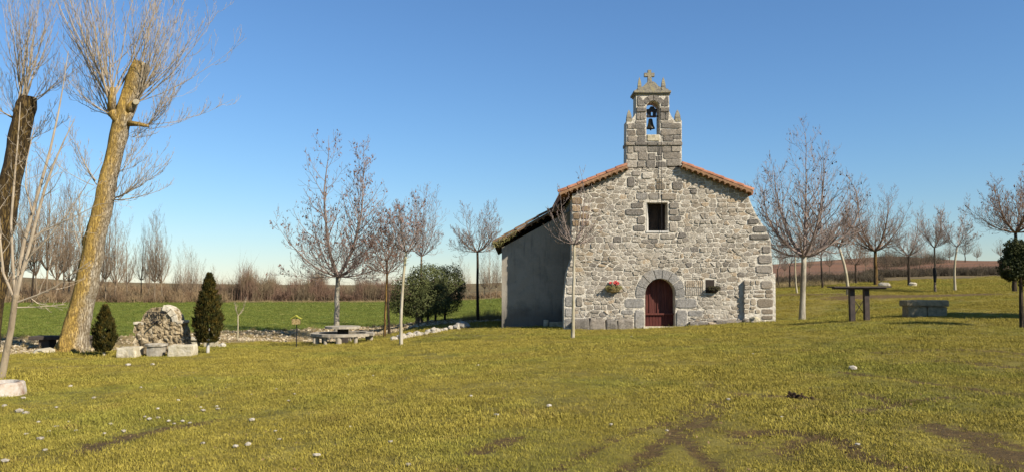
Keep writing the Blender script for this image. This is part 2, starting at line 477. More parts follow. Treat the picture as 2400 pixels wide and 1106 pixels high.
# stony ditch between the lawn and the green field
BX = [-60, -17, -14, -10.5, -6.5, -3, 0, 2]
BN = [27, 27.5, 30, 35, 37.3, 38.5, 40.5, 42.5]
BF = [35, 37, 41.5, 46, 47.5, 47, 45.5, 43]
def height(x, y):
    x = np.atleast_1d(np.asarray(x, float)); y = np.atleast_1d(np.asarray(y, float))
    out = np.empty(len(x))
    for s in range(0, len(x), 60000):
        u, w = _uw(x[s:s+60000], y[s:s+60000])
        P = _phi((u[:, None] - _u[None]) ** 2 + (w[:, None] - _w[None]) ** 2)
        out[s:s+60000] = P @ _sol[:_n] + _sol[_n] + _sol[_n+1] * u + _sol[_n+2] * w
    bn, bf = np.interp(x, BX, BN), np.interp(x, BX, BF)
    t = (y - bn) / np.maximum(bf - bn, 0.1)
    dip = np.where((t > 0) & (t < 1), np.sin(np.pi * np.clip(t, 0, 1)) ** 2, 0.0)
    out -= 0.07 * dip * np.clip((2.0 - x) / 3.0, 0, 1)
    return out
def H(x, y): return float(height([x], [y])[0])
def ground(px, py):
    """the ground point that the photo shows at (px, py)"""
    ys = np.geomspace(4, 400, 500)
    pts = [W(px, py, y) for y in ys]
    h = height([p.x for p in pts], ys)
    for p, z in zip(pts, h):
        if p.z <= z: return Vector((p.x, p.y, z))
    return pts[-1]
def stand(px, Y):
    x = (px - CX) / FPX * Y
    for _ in range(3):
        z = H(x, Y)
        # horizontal position at this height
        v = (z - CAMZ) / Y
        x = (px - CX) / FPX * (Y * math.cos(PITCH) + (z - CAMZ) * math.sin(PITCH))
    return Vector((x, Y, H(x, Y)))

# ------------------------------------------------------------------ the ground sheet, split into lawn, bank, fields
def axis(pieces):
    out = [pieces[0][0]]
    for a, b, n, g in pieces:
        if g: seg = a + (b - a) * (np.geomspace(1, 1 + g, n + 1) - 1) / g
        else: seg = np.linspace(a, b, n + 1)
        out.extend(seg[1:])
    return np.array(out)
gx = np.concatenate([-axis([(16, 30, 34, 2), (30, 120, 36, 8), (120, 3000, 30, 60)])[::-1][:-1], np.linspace(-16, 16, 268), axis([(16, 30, 34, 2), (30, 120, 36, 8), (120, 3000, 30, 60)])[1:]])
gy = np.concatenate([[-3000, -800, -200, -60, -20, -6, 0, 3], axis([(4.5, 26, 190, 0), (26, 50, 110, 1.2), (50, 130, 80, 3), (130, 420, 50, 5), (420, 6000, 24, 30)])])
GX, GY = np.meshgrid(gx, gy)
NX, NY = len(gx), len(gy)
fx, fy = GX.ravel(), GY.ravel()
fz = height(fx, fy)

def segdist(x, y, pts):
    d = np.full(x.shape, 1e9)
    for (x0, y0), (x1, y1) in zip(pts[:-1], pts[1:]):
        dx, dy = x1 - x0, y1 - y0
        t = np.clip(((x - x0) * dx + (y - y0) * dy) / (dx * dx + dy * dy + 1e-9), 0, 1)
        d = np.minimum(d, np.hypot(x - x0 - t * dx, y - y0 - t * dy))
    return d
dirt = np.zeros(len(fx))
rut = np.zeros(len(fx))
_near = (fy > 4) & (fy < 75) & (np.abs(fx) < 40)
def trace(pxs, w, amp, dep=0.0):
    g = [ground(*p) for p in pxs]
    d = segdist(fx[_near], fy[_near], [(p.x, p.y) for p in g])
    k = np.exp(-(d / w) ** 2)
    dirt[_near] = np.maximum(dirt[_near], min(1.0, amp*1.35) * k)
    rut[_near] = np.maximum(rut[_near], dep * k)
# tyre marks and worn patches, as the photo shows them
trace([(1300,1098),(1420,1040),(1520,1000),(1610,955),(1660,920),(1680,880)], 0.12, 0.45, 0.02)
trace([(1440,1104),(1510,1060),(1580,1010),(1640,975),(1690,935),(1760,918)], 0.11, 0.55, 0.03)
trace([(1460,1108),(1535,1062),(1600,1016),(1665,985),(1720,940)], 0.10, 0.5, 0.02)
trace([(1560,985),(1610,1030),(1650,1070),(1690,1110)], 0.12, 0.55, 0.03)
trace([(1600,960),(1680,1000),(1740,1040),(1850,1075)], 0.22, 0.36)
trace([(1740,1016),(1810,1010),(1880,1016),(1960,1030),(2010,1062),(2070,1085),(2160,1102)], 0.16, 0.9, 0.035)
trace([(1840,1060),(1860,1045),(1900,1030)], 0.14, 1.0, 0.04)
trace([(1900,908),(1980,915),(2060,932),(2110,945)], 0.13, 0.8, 0.025)
trace([(1980,872),(2080,884),(2180,898),(2300,912),(2400,930)], 0.13, 0.8, 0.025)
trace([(2010,965),(2090,945),(2180,935),(2290,925)], 0.18, 0.55, 0.02)
trace([(2060,825),(2200,818),(2330,822),(2410,830)], 0.30, 0.5, 0.02)
trace([(2100,852),(2220,846),(2340,856),(2410,862)], 0.30, 0.45, 0.02)
trace([(1720,920),(1830,930),(1900,935)], 0.2, 0.6)
trace([(200,1055),(300,1025),(400,1005),(470,990)], 0.26, 0.75, 0.02)
trace([(90,862),(230,856),(360,858)], 0.5, 0.45)
trace([(1120,1060),(1180,1040),(1200,1030)], 0.16, 0.7, 0.02)
trace([(1180,830),(1380,822),(1600,812)], 0.6, 0.28)
trace([(1990,697),(2150,694),(2290,690)], 1.5, 1.0)
trace([(1830,692),(1960,690)], 0.9, 0.5)
trace([(2190,1005),(2300,1030),(2390,1095)], 0.35, 0.55)
trace([(980,785),(1120,787),(1220,782)], 0.7, 0.3)
trace([(1350,775),(1500,773),(1640,770)], 0.25, 0.5)
fz = fz - rut
_nz = np.zeros(len(fx)); _i = np.where((fy > 3) & (fy < 40) & (np.abs(fx) < 17))[0]
for i in _i:
    _nz[i] = mnoise.noise(Vector((fx[i] * 0.9, fy[i] * 0.9, 0))) * 0.028 + mnoise.noise(Vector((fx[i] * 3.1, fy[i] * 3.1, 5))) * 0.012
fz = fz + _nz
lush = np.exp(-((fx + 12.2) / 3.4) ** 2 - ((fy - 18.2) / 1.5) ** 2) + 0.8 * np.exp(-((fx + 14.2) / 2.4) ** 2 - ((fy - 27.6) / 0.8) ** 2)

def region(x, y):
    bn, bf = np.interp(x, BX, BN), np.interp(x, BX, BF)
    r = np.zeros(len(x), int)
    wob = np.sin(x * 0.7) * 0.5 + np.sin(x * 0.23 + 1) * 0.8
    left = x < 6 - np.maximum(y - 46, 0) * 0.02
    r[(x < 2) & (y > bn + wob * 0.3) & (y <= bf + wob * 0.2)] = 1
    r[left & (y > bf + wob * 0.2) & ((x < 2) | (y > 43))] = 2
    r[left & (y > 116 + wob)] = 3
    r[(~left) & (y > 70 + wob * 2 + np.clip((x - 32) * 0.7, -8, 10))] = 3
    r[(~left) & (y > 93 + wob * 2)] = 4
    r[y > 500] = 3
    return r
cxm = (GX[:-1, :-1] + GX[1:, 1:]) / 2; cym = (GY[:-1, :-1] + GY[1:, 1:]) / 2
FR = region(cxm.ravel(), cym.ravel())
ii = np.arange(NY * NX).reshape(NY, NX)
FQ = np.stack([ii[:-1, :-1].ravel(), ii[:-1, 1:].ravel(), ii[1:, 1:].ravel(), ii[1:, :-1].ravel()], 1)

def make_lawn_mat(name, blade=False):
    n = NT(name)
    c = n.coord('World')
    big = n.noise(c, 0.22, 4, 0.6)
    mid = n.noise(c, 1.6, 5, 0.7)
    fine = n.noise(c, 26, 5, 0.8)
    k = n.ramp(mid, [(0.28, (106,96,36)), (0.45, (127,115,42)), (0.6, (143,130,52)), (0.78, (162,148,74))])
    g = n.ramp(mid, [(0.3, (93,97,32)), (0.5, (114,115,40)), (0.75, (137,136,52))])
    k = n.mix(n.math('MULTIPLY', n.step(big, 0.46, 0.64), 0.6), k, g)
    wide = n.noise(c, 0.55, 5, 0.7, 0.5)
    k = n.mix(n.math('MULTIPLY', n.step(wide, 0.5, 0.68), 0.4), k, n.hsv(k, 0.7, 0.95))
    k = n.mix(n.math('MULTIPLY', n.step(n.noise(c, 0.8, 6, 0.75, 0.8), 0.56, 0.68), 0.5), k, (128,106,58))
    if not blade:
        k = n.mix(0.15, k, (86,72,38))
    k = n.mix(n.math('MULTIPLY', n.step(fine, 0.42, 0.7), 0.4), k, (156,140,78) if blade else (78,66,30))
    sp = n.noise(c, 5.5, 4, 0.7)
    k = n.mix(n.math('MULTIPLY', n.step(sp, 0.6, 0.72), 0.5), k, (120,98,52))
    if blade:
        k = n.hsv(k, n.math('ADD', n.math('MULTIPLY', n.rnd(), 0.5), 0.78))
        lu = None
    else:
        d = n.attr('dirt')
        e = n.math('ADD', d, n.math('MULTIPLY', n.math('SUBTRACT', n.noise(c, 5, 7, 0.8), 0.5), 2.2))
        sc = n.ramp(n.noise(c, 12, 6, 0.75), [(0.3, (58,44,26)), (0.55, (98,76,42)), (0.8, (130,104,62))])
        k = n.mix(n.math('MULTIPLY', n.step(e, 0.32, 0.62), 0.92), k, sc)
        n.bump(n.math('ADD', n.noise(c, 30, 6, 0.8), n.noise(c, 6, 4, 0.7)), 1.0, 0.05)
    return n.col(k, 0.95)
TONE[0] = 1.0
M['lawn'] = make_lawn_mat('lawn_turf')
M['blade'] = make_lawn_mat('grass_blade', True)
M['crop'] = basic('winter_crop', [(0.3,(62,76,20)),(0.48,(82,96,28)),(0.62,(100,110,38)),(0.72,(142,136,78)),(0.85,(106,110,44))], 2.2, 9, 0.95, 0.8, 6, 0.08, 'World')
M['bank'] = basic('bank_earth', [(0.3,(92,78,50)),(0.5,(128,112,74)),(0.66,(150,134,92)),(0.85,(96,96,44))], 1.8, 7, 1.0, 1.0, 9, 0.08, 'World')
TONE[0] = 0.6
M['scrubland'] = basic('scrubland', [(0.3,(104,90,56)),(0.5,(136,116,76)),(0.7,(116,104,62)),(0.85,(158,134,92))], 0.12, 7, 1.0, 0.8, 1.2, 0.3, 'World')
def make_plough():
    n = NT('ploughed_earth')
    c = n.coord('World')
    big = n.noise(n.coord('World', (0.4, 1, 1)), 0.012, 4, 0.55)
    k = n.ramp(big, [(0.4, (152,108,76)), (0.5, (122,92,68)), (0.6, (160,118,84)), (0.75, (144,104,74))])
    f = n.noise(c, 0.8, 6, 0.7)
    k = n.mix(n.math('MULTIPLY', n.step(f, 0.4, 0.7), 0.4), k, (106,78,54))
    n.bump(f, 0.8, 0.3)
    return n.col(k, 1.0)
M['plough'] = make_plough()
for rid, nm, mk in ((0, 'lawn', 'lawn'), (1, 'stony_bank', 'bank'), (2, 'crop_field', 'crop'), (3, 'scrubland', 'scrubland'), (4, 'ploughed_field', 'plough')):
    q = FQ[FR == rid]
    used, inv = np.unique(q.ravel(), return_inverse=True)
    me = bpy.data.meshes.new(nm)
    me.vertices.add(len(used)); me.vertices.foreach_set('co', np.stack([fx[used], fy[used], fz[used]], 1).ravel())
    me.loops.add(len(inv)); me.loops.foreach_set('vertex_index', inv.astype(np.int32))
    me.polygons.add(len(q)); me.polygons.foreach_set('loop_start', np.arange(len(q), dtype=np.int32) * 4)
    me.update(calc_edges=True); me.validate()
    me.polygons.foreach_set('use_smooth', [True] * len(me.polygons))
    a = me.attributes.new('dirt', 'FLOAT', 'POINT'); a.data.foreach_set('value', dirt[used])
    me.materials.append(M[mk])
    o = bpy.data.objects.new(nm, me); COL.objects.link(o)
    tag(o, kind='structure')

# ------------------------------------------------------------------ the chapel
YF = 32.0
chapel_base = stand(1560, YF)
CB = chapel_base
chapel = thing('chapel', CB, 'stone chapel with belfry, red arched door and tiled gable roof', 'chapel')
def F(px, py, Y=YF):
    p = W(px, py, Y); return (p.x, p.z)
def circ_px(cx, cy, r, a0, a1, n):
    return [(cx + r * math.cos(math.radians(a0 + (a1 - a0) * i / n)), cy - r * math.sin(math.radians(a0 + (a1 - a0) * i / n))) for i in range(n + 1)]
WALL_T = 0.95
door_px = [(1512, 800), (1583, 800)] + circ_px(1547.5, 688, 35.5, 0, 180, 18)
win_px = [(1516, 545), (1565, 545), (1565, 475), (1516, 475)]
door_hole = [F(*p) for p in door_px]
win_hole = [F(*p) for p in win_px]
fac_px = [(1322,815),(1814,815),(1812,640),(1806,562),(1795,538),(1773,505),(1758,472),(1752,455),(1601,394),(1468,397),(1341,457),(1340,605),(1328,640),(1322,700)]
mb = MB()
# the door notch reaches the ground, so it is part of the outline
out = [F(*p) for p in fac_px]
outline = [out[0]] + [F(1512, 815)] + [F(*p) for p in circ_px(1547.5, 688, 35.5, 180, 0, 18)] + [F(1583, 815)] + out[1:]
mb.prism(outline, YF, YF + WALL_T, [list(reversed(win_hole))])
facade = mb.build('facade_wall', M['mortar'], chapel, CB, fixn=True)

rng = random.Random(7)
def poly_area(p):
    return 0.5 * abs(sum(p[i][0]*p[(i+1)%len(p)][1] - p[(i+1)%len(p)][0]*p[i][1] for i in range(len(p))))
def clip(poly, a, b, c):
    out = []
    n = len(poly)
    for i in range(n):
        p, q = poly[i], poly[(i+1) % n]
        dp, dq = a*p[0]+b*p[1]-c, a*q[0]+b*q[1]-c
        if dp <= 0: out.append(p)
        if (dp < 0 < dq) or (dq < 0 < dp):
            t = dp / (dp - dq)
            out.append((p[0]+(q[0]-p[0])*t, p[1]+(q[1]-p[1])*t))
    return out
def ccw(p):
    s = sum(p[i][0]*p[(i+1)%len(p)][1] - p[(i+1)%len(p)][0]*p[i][1] for i in range(len(p)))
    return p if s > 0 else list(reversed(p))
def inset(poly, m):
    poly = ccw(poly); res = list(poly)
    for i in range(len(poly)):
        p, q = poly[i], poly[(i+1) % len(poly)]
        dx, dz = q[0]-p[0], q[1]-p[1]
        L = math.hypot(dx, dz)
        if L < 1e-5: continue
        nx, nz = dz/L, -dx/L            # outward
        res = clip(res, nx, nz, nx*p[0]+nz*p[1]-m)
        if len(res) < 3: return []
    return res
def chaikin(p, r=0.24):
    out = []
    for i in range(len(p)):
        a, b = p[i], p[(i+1) % len(p)]
        out.append((a[0]+(b[0]-a[0])*r, a[1]+(b[1]-a[1])*r))
        out.append((a[0]+(b[0]-a[0])*(1-r), a[1]+(b[1]-a[1])*(1-r)))
    return out
def simplify(p, eps=0.03):
    out = []
    for q in p:
        if not out or math.hypot(q[0]-out[-1][0], q[1]-out[-1][1]) > eps: out.append(q)
    if len(out) > 2 and math.hypot(out[0][0]-out[-1][0], out[0][1]-out[-1][1]) < eps: out.pop()
    return out
def stone_geo(poly, y, prot, rough=1.0, r=0.24, side=0.8):
    """one dressed or rubble stone standing proud of the wall at depth y"""
    poly = simplify(poly)
    if len(poly) < 3: return None
    p = ccw(chaikin(poly, r))
    if len(p) > 14: p = simplify(p, 0.05)
    n = len(p)
    cx = sum(q[0] for q in p)/n; cz = sum(q[1] for q in p)/n
    vs, fs = [], []
    j = 0.012 * rough
    for q in p: vs.append((q[0], y + 0.05, q[1]))
    for q in p: vs.append((cx+(q[0]-cx)*0.97+rng.uniform(-j,j), y - prot*0.65*rng.uniform(0.7,1.15), cz+(q[1]-cz)*0.97+rng.uniform(-j,j)))
    for q in p: vs.append((cx+(q[0]-cx)*side*0.9+rng.uniform(-j,j), y - prot*rng.uniform(1-0.25*rough,1+0.2*rough), cz+(q[1]-cz)*side*0.9+rng.uniform(-j,j)))
    vs.append((cx, y - prot*rng.uniform(0.9,1.2), cz))
    for i in range(n):
        k = (i+1) % n
        fs += [(i, k, n+k, n+i), (n+i, n+k, 2*n+k, 2*n+i), (2*n+i, 2*n+k, 3*n)]
    return vs, fs
stone_list = []       # (area, vs, fs, material)
def put_stone(name, poly, y, prot, mat, parent, rough=1.0, r=0.2, side=0.9):
    g = stone_geo(poly, y, prot, rough, r, side)
    if not g: return
    m = MB(); m.add(*g)
    return m.build(name, mat, parent, CB)
def px_rect(x0, y0, x1, y1, jit=1.0, Y=YF):
    jx = lambda: rng.uniform(-jit, jit)
    return [F(x0+jx(), y1+jx(), Y), F(x1+jx(), y1+jx(), Y), F(x1+jx(), y0+jx(), Y), F(x0+jx(), y0+jx(), Y)]

# big stones that the photo lets one recognise: (x0,y0,x1,y1,material)
BIG = [
 (1490,452,1519,469,'ashlar'),(1519,452,1548,469,'ashlar'),(1549,453,1587,470,'dark_stone'),
 (1478,475,1509,489,'dark_stone'),(1465,490,1510,506,'dark_stone'),(1492,507,1513,526,'dark_stone'),(1484,527,1513,543,'dark_stone'),
 (1568,474,1592,489,'dark_stone'),(1567,490,1590,504,'dark_stone'),(1568,505,1598,519,'dark_stone'),(1568,520,1588,544,'stone'),
 (1518,548,1546,560,'stone'),(1547,548,1584,561,'stone'),
 (1340,462,1366,480,'brown_stone'),(1340,481,1361,497,'brown_stone'),(1362,482,1384,496,'brown_stone'),(1342,498,1360,515,'brown_stone'),(1361,500,1382,514,'brown_stone'),
 (1340,516,1358,531,'brown_stone'),(1359,517,1382,531,'brown_stone'),
 (1326,648,1350,668,'ashlar'),(1326,670,1370,690,'stone'),(1324,692,1348,718,'ashlar'),(1350,694,1366,718,'stone'),(1324,720,1344,742,'ashlar'),(1323,744,1345,768,'ashlar'),
 (1463,698,1511,722,'ashlar'),(1487,725,1511,772,'ashlar'),(1584,698,1634,722,'ashlar'),(1584,725,1611,772,'ashlar'),(1612,726,1648,741,'ashlar'),(1456,725,1485,736,'ashlar'),
 (1775,596,1810,618,'dark_stone'),(1785,575,1806,594,'dark_stone'),(1770,620,1811,640,'dark_stone'),
 (1752,512,1778,526,'dark_stone'),(1764,530,1797,545,'dark_stone'),(1755,548,1803,562,'dark_stone'),
 (1480,400,1502,414,'dark_stone'),(1470,414,1488,440,'dark_stone'),(1504,404,1530,420,'stone'),(1536,430,1560,446,'dark_stone'),(1575,425,1600,446,'dark_stone'),
]
RES = [(1512,471,1568,547)] + [b[:4] for b in BIG] + [(1736,652,1816,800), (1340,747,1490,815), (1608,752,1762,815), (1500,645,1600,815), (1602,655,1652,692), (1652,652,1676,688)]
RESM = []
for r in RES:
    a = F(r[0], r[3]); b = F(r[2], r[1]); RESM.append((a[0], a[1], b[0], b[1]))
ARC_C = F(1547.5, 688); ARC_R = abs(F(1547.5 + 59, 688)[0] - ARC_C[0])

# rubble: irregular cells laid in rough courses
KZ = 1.9
seeds = []
x0, x1 = F(1318, 600)[0], F(1818, 600)[0]
z0, z1 = F(1500, 800)[1], F(1500, 390)[1]
z = z0
while z < z1 + 0.2:
    h = rng.uniform(0.115, 0.235)
    x = x0 - rng.uniform(0, 0.3)
    ph = rng.uniform(0, 6)
    while x < x1 + 0.3:
        w = rng.choice((rng.uniform(0.14, 0.26), rng.uniform(0.2, 0.36), rng.uniform(0.3, 0.52)))
        seeds.append((x + w/2, z + h/2 + rng.uniform(-0.035, 0.035) + 0.05*math.sin(x*0.9+ph)))
        x += w
    z += h
hull = ccw([F(*p) for p in fac_px])
# the outline is not convex everywhere; clip by pixel tests on its own convex pieces
def edge_planes():
    L = []
    def pl(p, q):                      # keep the side on the left of p->q
        (ax, az), (bx, bz) = F(*p), F(*q)
        dx, dz = bx-ax, bz-az; l = math.hypot(dx, dz)
        nx, nz = dz/l, -dx/l
        L.append((nx, nz, nx*ax+nz*az))
    pl((1600,391),(1468,394)); pl((1756,455),(1600,391)); pl((1468,395),(1338,455))
    return L
EPL = edge_planes()
def side_limits(zz):
    ys = [455, 605, 640, 700, 815]; xl = [1341, 1340, 1328, 1322, 1322]
    yr = [455, 472, 505, 538, 562, 640, 815]; xr = [1752, 1758, 1773, 1795, 1806, 1812, 1814]
    # z -> py is close to linear at this depth
    za, zb = F(1500, 400)[1], F(1500, 800)[1]
    py = 400 + (za - zz) / (za - zb) * 400
    return F(np.interp(py, ys, xl), 600)[0], F(np.interp(py, yr, xr), 600)[0]
cells = []
S = np.array(seeds)
for i, (sx, sz) in enumerate(seeds):
    d = (S[:, 0]-sx)**2 + ((S[:, 1]-sz)*KZ)**2
    nb = np.argsort(d)[1:22]
    poly = [(sx-0.6, sz-0.5), (sx+0.6, sz-0.5), (sx+0.6, sz+0.5), (sx-0.6, sz+0.5)]
    for j in nb:
        qx, qz = seeds[j]
        nx, nz = (qx-sx), (qz-sz)*KZ*KZ
        poly = clip(poly, nx, nz, nx*(sx+qx)/2 + nz*(sz+qz)/2)
        if len(poly) < 3: break
    if len(poly) < 3: continue
    for a, b, c in EPL: poly = clip(poly, a, b, c) if len(poly) > 2 else poly
    if len(poly) < 3: continue
    zc = sum(p[1] for p in poly)/len(poly)
    l, r_ = side_limits(zc)
    poly = clip(poly, -1, 0, -l)
    if len(poly) > 2: poly = clip(poly, 1, 0, r_)
    if len(poly) < 3: continue
    drop = False
    for (a, b, c, e) in RESM:
        xs = [p[0] for p in poly]; zs = [p[1] for p in poly]
        if max(xs) <= a or min(xs) >= c or max(zs) <= b or min(zs) >= e: continue
        cx, cz = sum(xs)/len(xs), sum(zs)/len(zs)
        opts = [clip(poly, 1, 0, a), clip(poly, -1, 0, -c), clip(poly, 0, 1, b), clip(poly, 0, -1, -e)]
        opts = [o for o in opts if len(o) > 2]
        if not opts: drop = True; break
        poly = max(opts, key=poly_area)
    if drop or len(poly) < 3: continue
    cx = sum(p[0] for p in poly)/len(poly); cz = sum(p[1] for p in poly)/len(poly)
    dx, dz = cx-ARC_C[0], cz-ARC_C[1]
    dd = math.hypot(dx, dz)
    if dz > -0.3 and dd < ARC_R + 0.5:
        if dd < ARC_R*0.8: continue
        nx, nz = dx/dd, dz/dd
        poly = clip(poly, -nx, -nz, -(nx*ARC_C[0]+nz*ARC_C[1]+ARC_R))
        if len(poly) < 3: continue
    poly = inset(poly, rng.uniform(0.008, 0.022))
    if len(poly) < 3 or poly_area(poly) < 0.005: continue
    cells.append(poly)
cells.sort(key=poly_area, reverse=True)
rest = MB()
nbig = 0
for k, poly in enumerate(cells):
    a = poly_area(poly)
    prot = rng.choice((rng.uniform(0.004, 0.02), rng.uniform(0.01, 0.04)))
    if k < 200:
        put_stone('stone', poly, YF, prot, M['stone'] if rng.random() < 0.8 else M['dark_stone'], facade, 1.5, 0.13, 0.9)
    else:
        g = stone_geo(poly, YF, prot, 1.5, 0.13, 0.9)
        if g: rest.add(*g)
tag(rest.build('small_stone', M['stone'], facade, CB), kind='stuff')
for (a, b, c, d, m) in BIG:
    jut = 0.03 if m != 'ashlar' else 0.02
    put_stone('stone', inset(px_rect(a, b, c, d, 0.8), 0.014), YF, jut + rng.uniform(0, 0.02), M[m], facade, 0.5, 0.14, 0.97)
# voussoirs of the door arch
edges = [180, 158, 131, 104, 87, 66, 42, 20, 0]
edges = [184, 160, 134, 106, 84, 60, 36, 14, -6]
ro = [57, 57, 60, 58, 57, 58, 58, 57, 57]
for k in range(8):
    a0, a1 = edges[k], edges[k+1]
    inner = circ_px(1547.5, 688, 36.2, a0-1.2, a1+1.2, 3)
    outer = circ_px(1547.5, 688, ro[k], a1+1.0, a0-1.0, 3)
    g = [F(*p) for p in inner + outer]
    m = MB(); m.prism(ccw(g), YF - 0.035, YF + 0.05)
    m.build('voussoir', M['ashlar'], facade, CB, fixn=True)
for (a, b, c, d) in ((1490,690,1511,697), (1584,693,1606,697)):
    put_stone('stone', px_rect(a, b, c, d, 0.3), YF, 0.02, M['ashlar'], facade, 0.3, 0.1, 0.98)
# carved lattice slab beside the door
for yy in (656, 675):
    put_stone('carved_slab', inset(px_rect(1604, yy, 1650, yy + 17, 0.6), 0.01), YF, 0.02, M['stone'], facade, 0.3, 0.1, 0.98)
for k in range(9):
    m = MB(); a = F(1607 + k*4.9, 657); b = F(1607 + k*4.9 + 1.6, 690)
    m.box(a[0]+.006, b[0]-.004, YF-0.034, YF-0.01, b[1], a[1]); m.build('lattice_bar', M['stone'], facade, CB)
# plinth blocks along the foot
def block_px(name, x0, y0, x1, y1, yf, yb, mat, parent, seed, bev=0.04, jit=0.03):
    a, b = F(x0, y1, yf), F(x1, y0, yf)
    m = rough_box(a[0], b[0], yf, yb, a[1], b[1], bev, jit, 2, seed)
    return m.build(name, M[mat], parent, CB)
for k, (a, b, c, d) in enumerate([(1345,748,1382,776),(1383,747,1420,776),(1421,748,1448,776),(1449,749,1486,776)]):
    block_px('plinth_block', a, b, c, d, YF-0.30, YF+0.05, 'dark_stone', chapel, k, 0.06, 0.06)
for k, (a, b, c, d) in enumerate([(1618,754,1662,778),(1663,754,1678,776),(1679,750,1744,774),(1746,748,1768,770)]):
    block_px('plinth_block', a, b, c, d, YF-0.28, YF+0.05, 'stone' if k % 2 else 'dark_stone', chapel, k + 9, 0.06, 0.06)
# door-jamb spreaders and threshold
block_px('threshold', 1508, 765.5, 1590, 785, YF-0.2, YF+0.6, 'limestone', chapel, 31, 0.03, 0.015)
# lower right buttress, standing proud of the wall
bx0, bx1 = F(1741, 700)[0], F(1815, 700)[0]
m = MB(); m.prism([F(1741, 815), F(1815.5, 815), F(1814, 640), F(1788, 652), F(1744, 656)], YF-0.17, YF-0.003)
m.build('buttress', M['mortar'], chapel, CB, fixn=True)
BUT = [(1743,657,1757,668),(1758,657,1768,668),(1770,656,1781,667),(1782,657,1811,677),(1744,669,1763,678),(1765,669,1780,678),(1744,679,1757,687),(1758,679,1766,687),(1767,679,1792,686),(1793,678,1812,686),
       (1743,688,1753,697),(1754,688,1764,697),(1766,688,1792,696),(1793,687,1812,697),(1743,699,1757,710),(1758,699,1772,715),(1774,699,1812,721),(1743,712,1757,722),(1758,717,1772,723),
       (1743,724,1755,734),(1756,724,1768,732),(1770,724,1782,734),(1784,723,1812,736),(1784,738,1812,748)]
for (a, b, c, d) in BUT:
    put_stone('stone', inset(px_rect(a, b, c, d, 0.5, YF-0.17), 0.01), YF-0.17, rng.uniform(0.015, 0.04), M['dark_stone'] if c > 1790 else M['stone'], chapel, 0.7, 0.16, 0.95)

# window reveal: splayed limewashed left side, sill, dark shutter deep inside
a = F(1516, 545); b = F(1565, 475)
m = MB()
m.add([(a[0]+.002, YF-0.01, a[1]), (a[0]+.002, YF-0.01, b[1]), (a[0]+0.16, YF+0.55, b[1]), (a[0]+0.16, YF+0.55, a[1]), (a[0]-.02, YF+0.55, a[1]), (a[0]-.02, YF+.55, b[1])],
      [(0,1,2,3), (3,2,5,4)])
m.build('window_reveal', M['white_paint'], chapel, CB)
m = MB(); m.prism([(a[0]-0.03, a[1]+0.0), (b[0]+0.03, a[1]), (b[0]+0.03, a[1]+0.07), (a[0]-0.03, a[1]+0.07)], YF-0.03, YF+0.6)
m.build('window_sill', M['white_paint'], chapel, CB, fixn=True)
w = MB(); w.box(a[0]-.05, b[0]+.05, YF+0.62, YF+0.66, a[1], b[1]+.05)
shut = w.build('window_shutter', M['dark_wood'], chapel, CB)
for k in range(3):
    w = MB(); x = a[0] + 0.2 + (b[0]-a[0]-0.2)*k/2
    w.box(x-0.03, x+0.03, YF+0.585, YF+0.62, a[1]+.07, b[1]); w.build('shutter_rail', M['dark_wood'], shut, CB)
# the bell rope that hangs down the gable
m = MB(); m.tube([Vector((*F(1549, 318)[:1], YF-0.08, F(1549, 318)[1])), Vector((F(1549.5,430)[0], YF-0.11, F(1549.5,430)[1])), Vector((F(1550,548)[0], YF-0.10, F(1550,548)[1]))], [0.009]*3, 5)
m.build('bell_rope', M['iron'], chapel, CB)

# door: planked leaves behind the arch
DY = YF + 0.52
door_poly = [F(1510, 770), F(1586, 770)] + [F(*p) for p in circ_px(1547.5, 688, 38, 0, 180, 16)]
m = MB(); m.prism(ccw(door_poly), DY + 0.03, DY + 0.08)
door = m.build('door', M['door'], chapel, CB, fixn=True)
dl, dr = F(1511.5, 700)[0], F(1583.5, 700)[0]
zlow, zmid, ztop = F(1547, 768)[1], F(1547, 735)[1], F(1547, 652)[1]
nP = 10
for k in range(nP):
    xa = dl + (dr-dl)*k/nP + 0.006; xb = dl + (dr-dl)*(k+1)/nP - 0.006
    xm = (xa+xb)/2
    rr = (ARC_R * 36.5/59)
    zt = ARC_C[1] + math.sqrt(max(rr*rr - (xm-ARC_C[0])**2, 0.0))
    m = MB(); m.box(xa, xb, DY - (0.012 if k % 3 else 0.0), DY+0.028, zmid+0.02, zt)
    m.build('plank', M['door'], door, CB)
    m = MB(); m.box(xa, xb, DY-0.12, DY+0.028, zlow, zmid-0.05)
    m.build('plank', M['door_low'], door, CB)
m = MB(); m.box(dl, dr, DY-0.2, DY+0.02, zmid-0.05, zmid+0.02); m.build('door_rail', M['door'], door, CB)
m = MB(); m.box((dl+dr)/2-0.045, (dl+dr)/2+0.045, DY-0.05, DY-0.015, zmid+0.02, ztop-0.05); m.build('door_post', M['door'], door, CB)
m = MB(); m.box(dl+0.24, dl+0.30, DY-0.045, DY-0.014, zmid+0.02, zmid+1.15); m.build('batten', M['door_low'], door, CB)

# main body behind the facade
xl, xr = F(1343, 600)[0], F(1750, 600)[0]
zg = min(CB.z, H(xl, 33)) - 0.6
el, er, rdg = F(1316, 449), F(1764, 446), F(1536, 358)
def main_top(x):
    return rdg[1] - (rdg[1]-el[1])*(rdg[0]-x)/(rdg[0]-el[0]) if x < rdg[0] else rdg[1] - (rdg[1]-er[1])*(x-rdg[0])/(er[0]-rdg[0])
m = MB()
YB = YF + 13.5
m.prism([(xl+.02, zg), (xr-.02, zg), (xr-.02, main_top(xr)-0.3), (rdg[0], rdg[1]-0.3), (xl+.02, main_top(xl)-0.3)], YF+WALL_T+0.003, YB)
m.build('nave_wall', M['plaster'], chapel, CB, fixn=True)
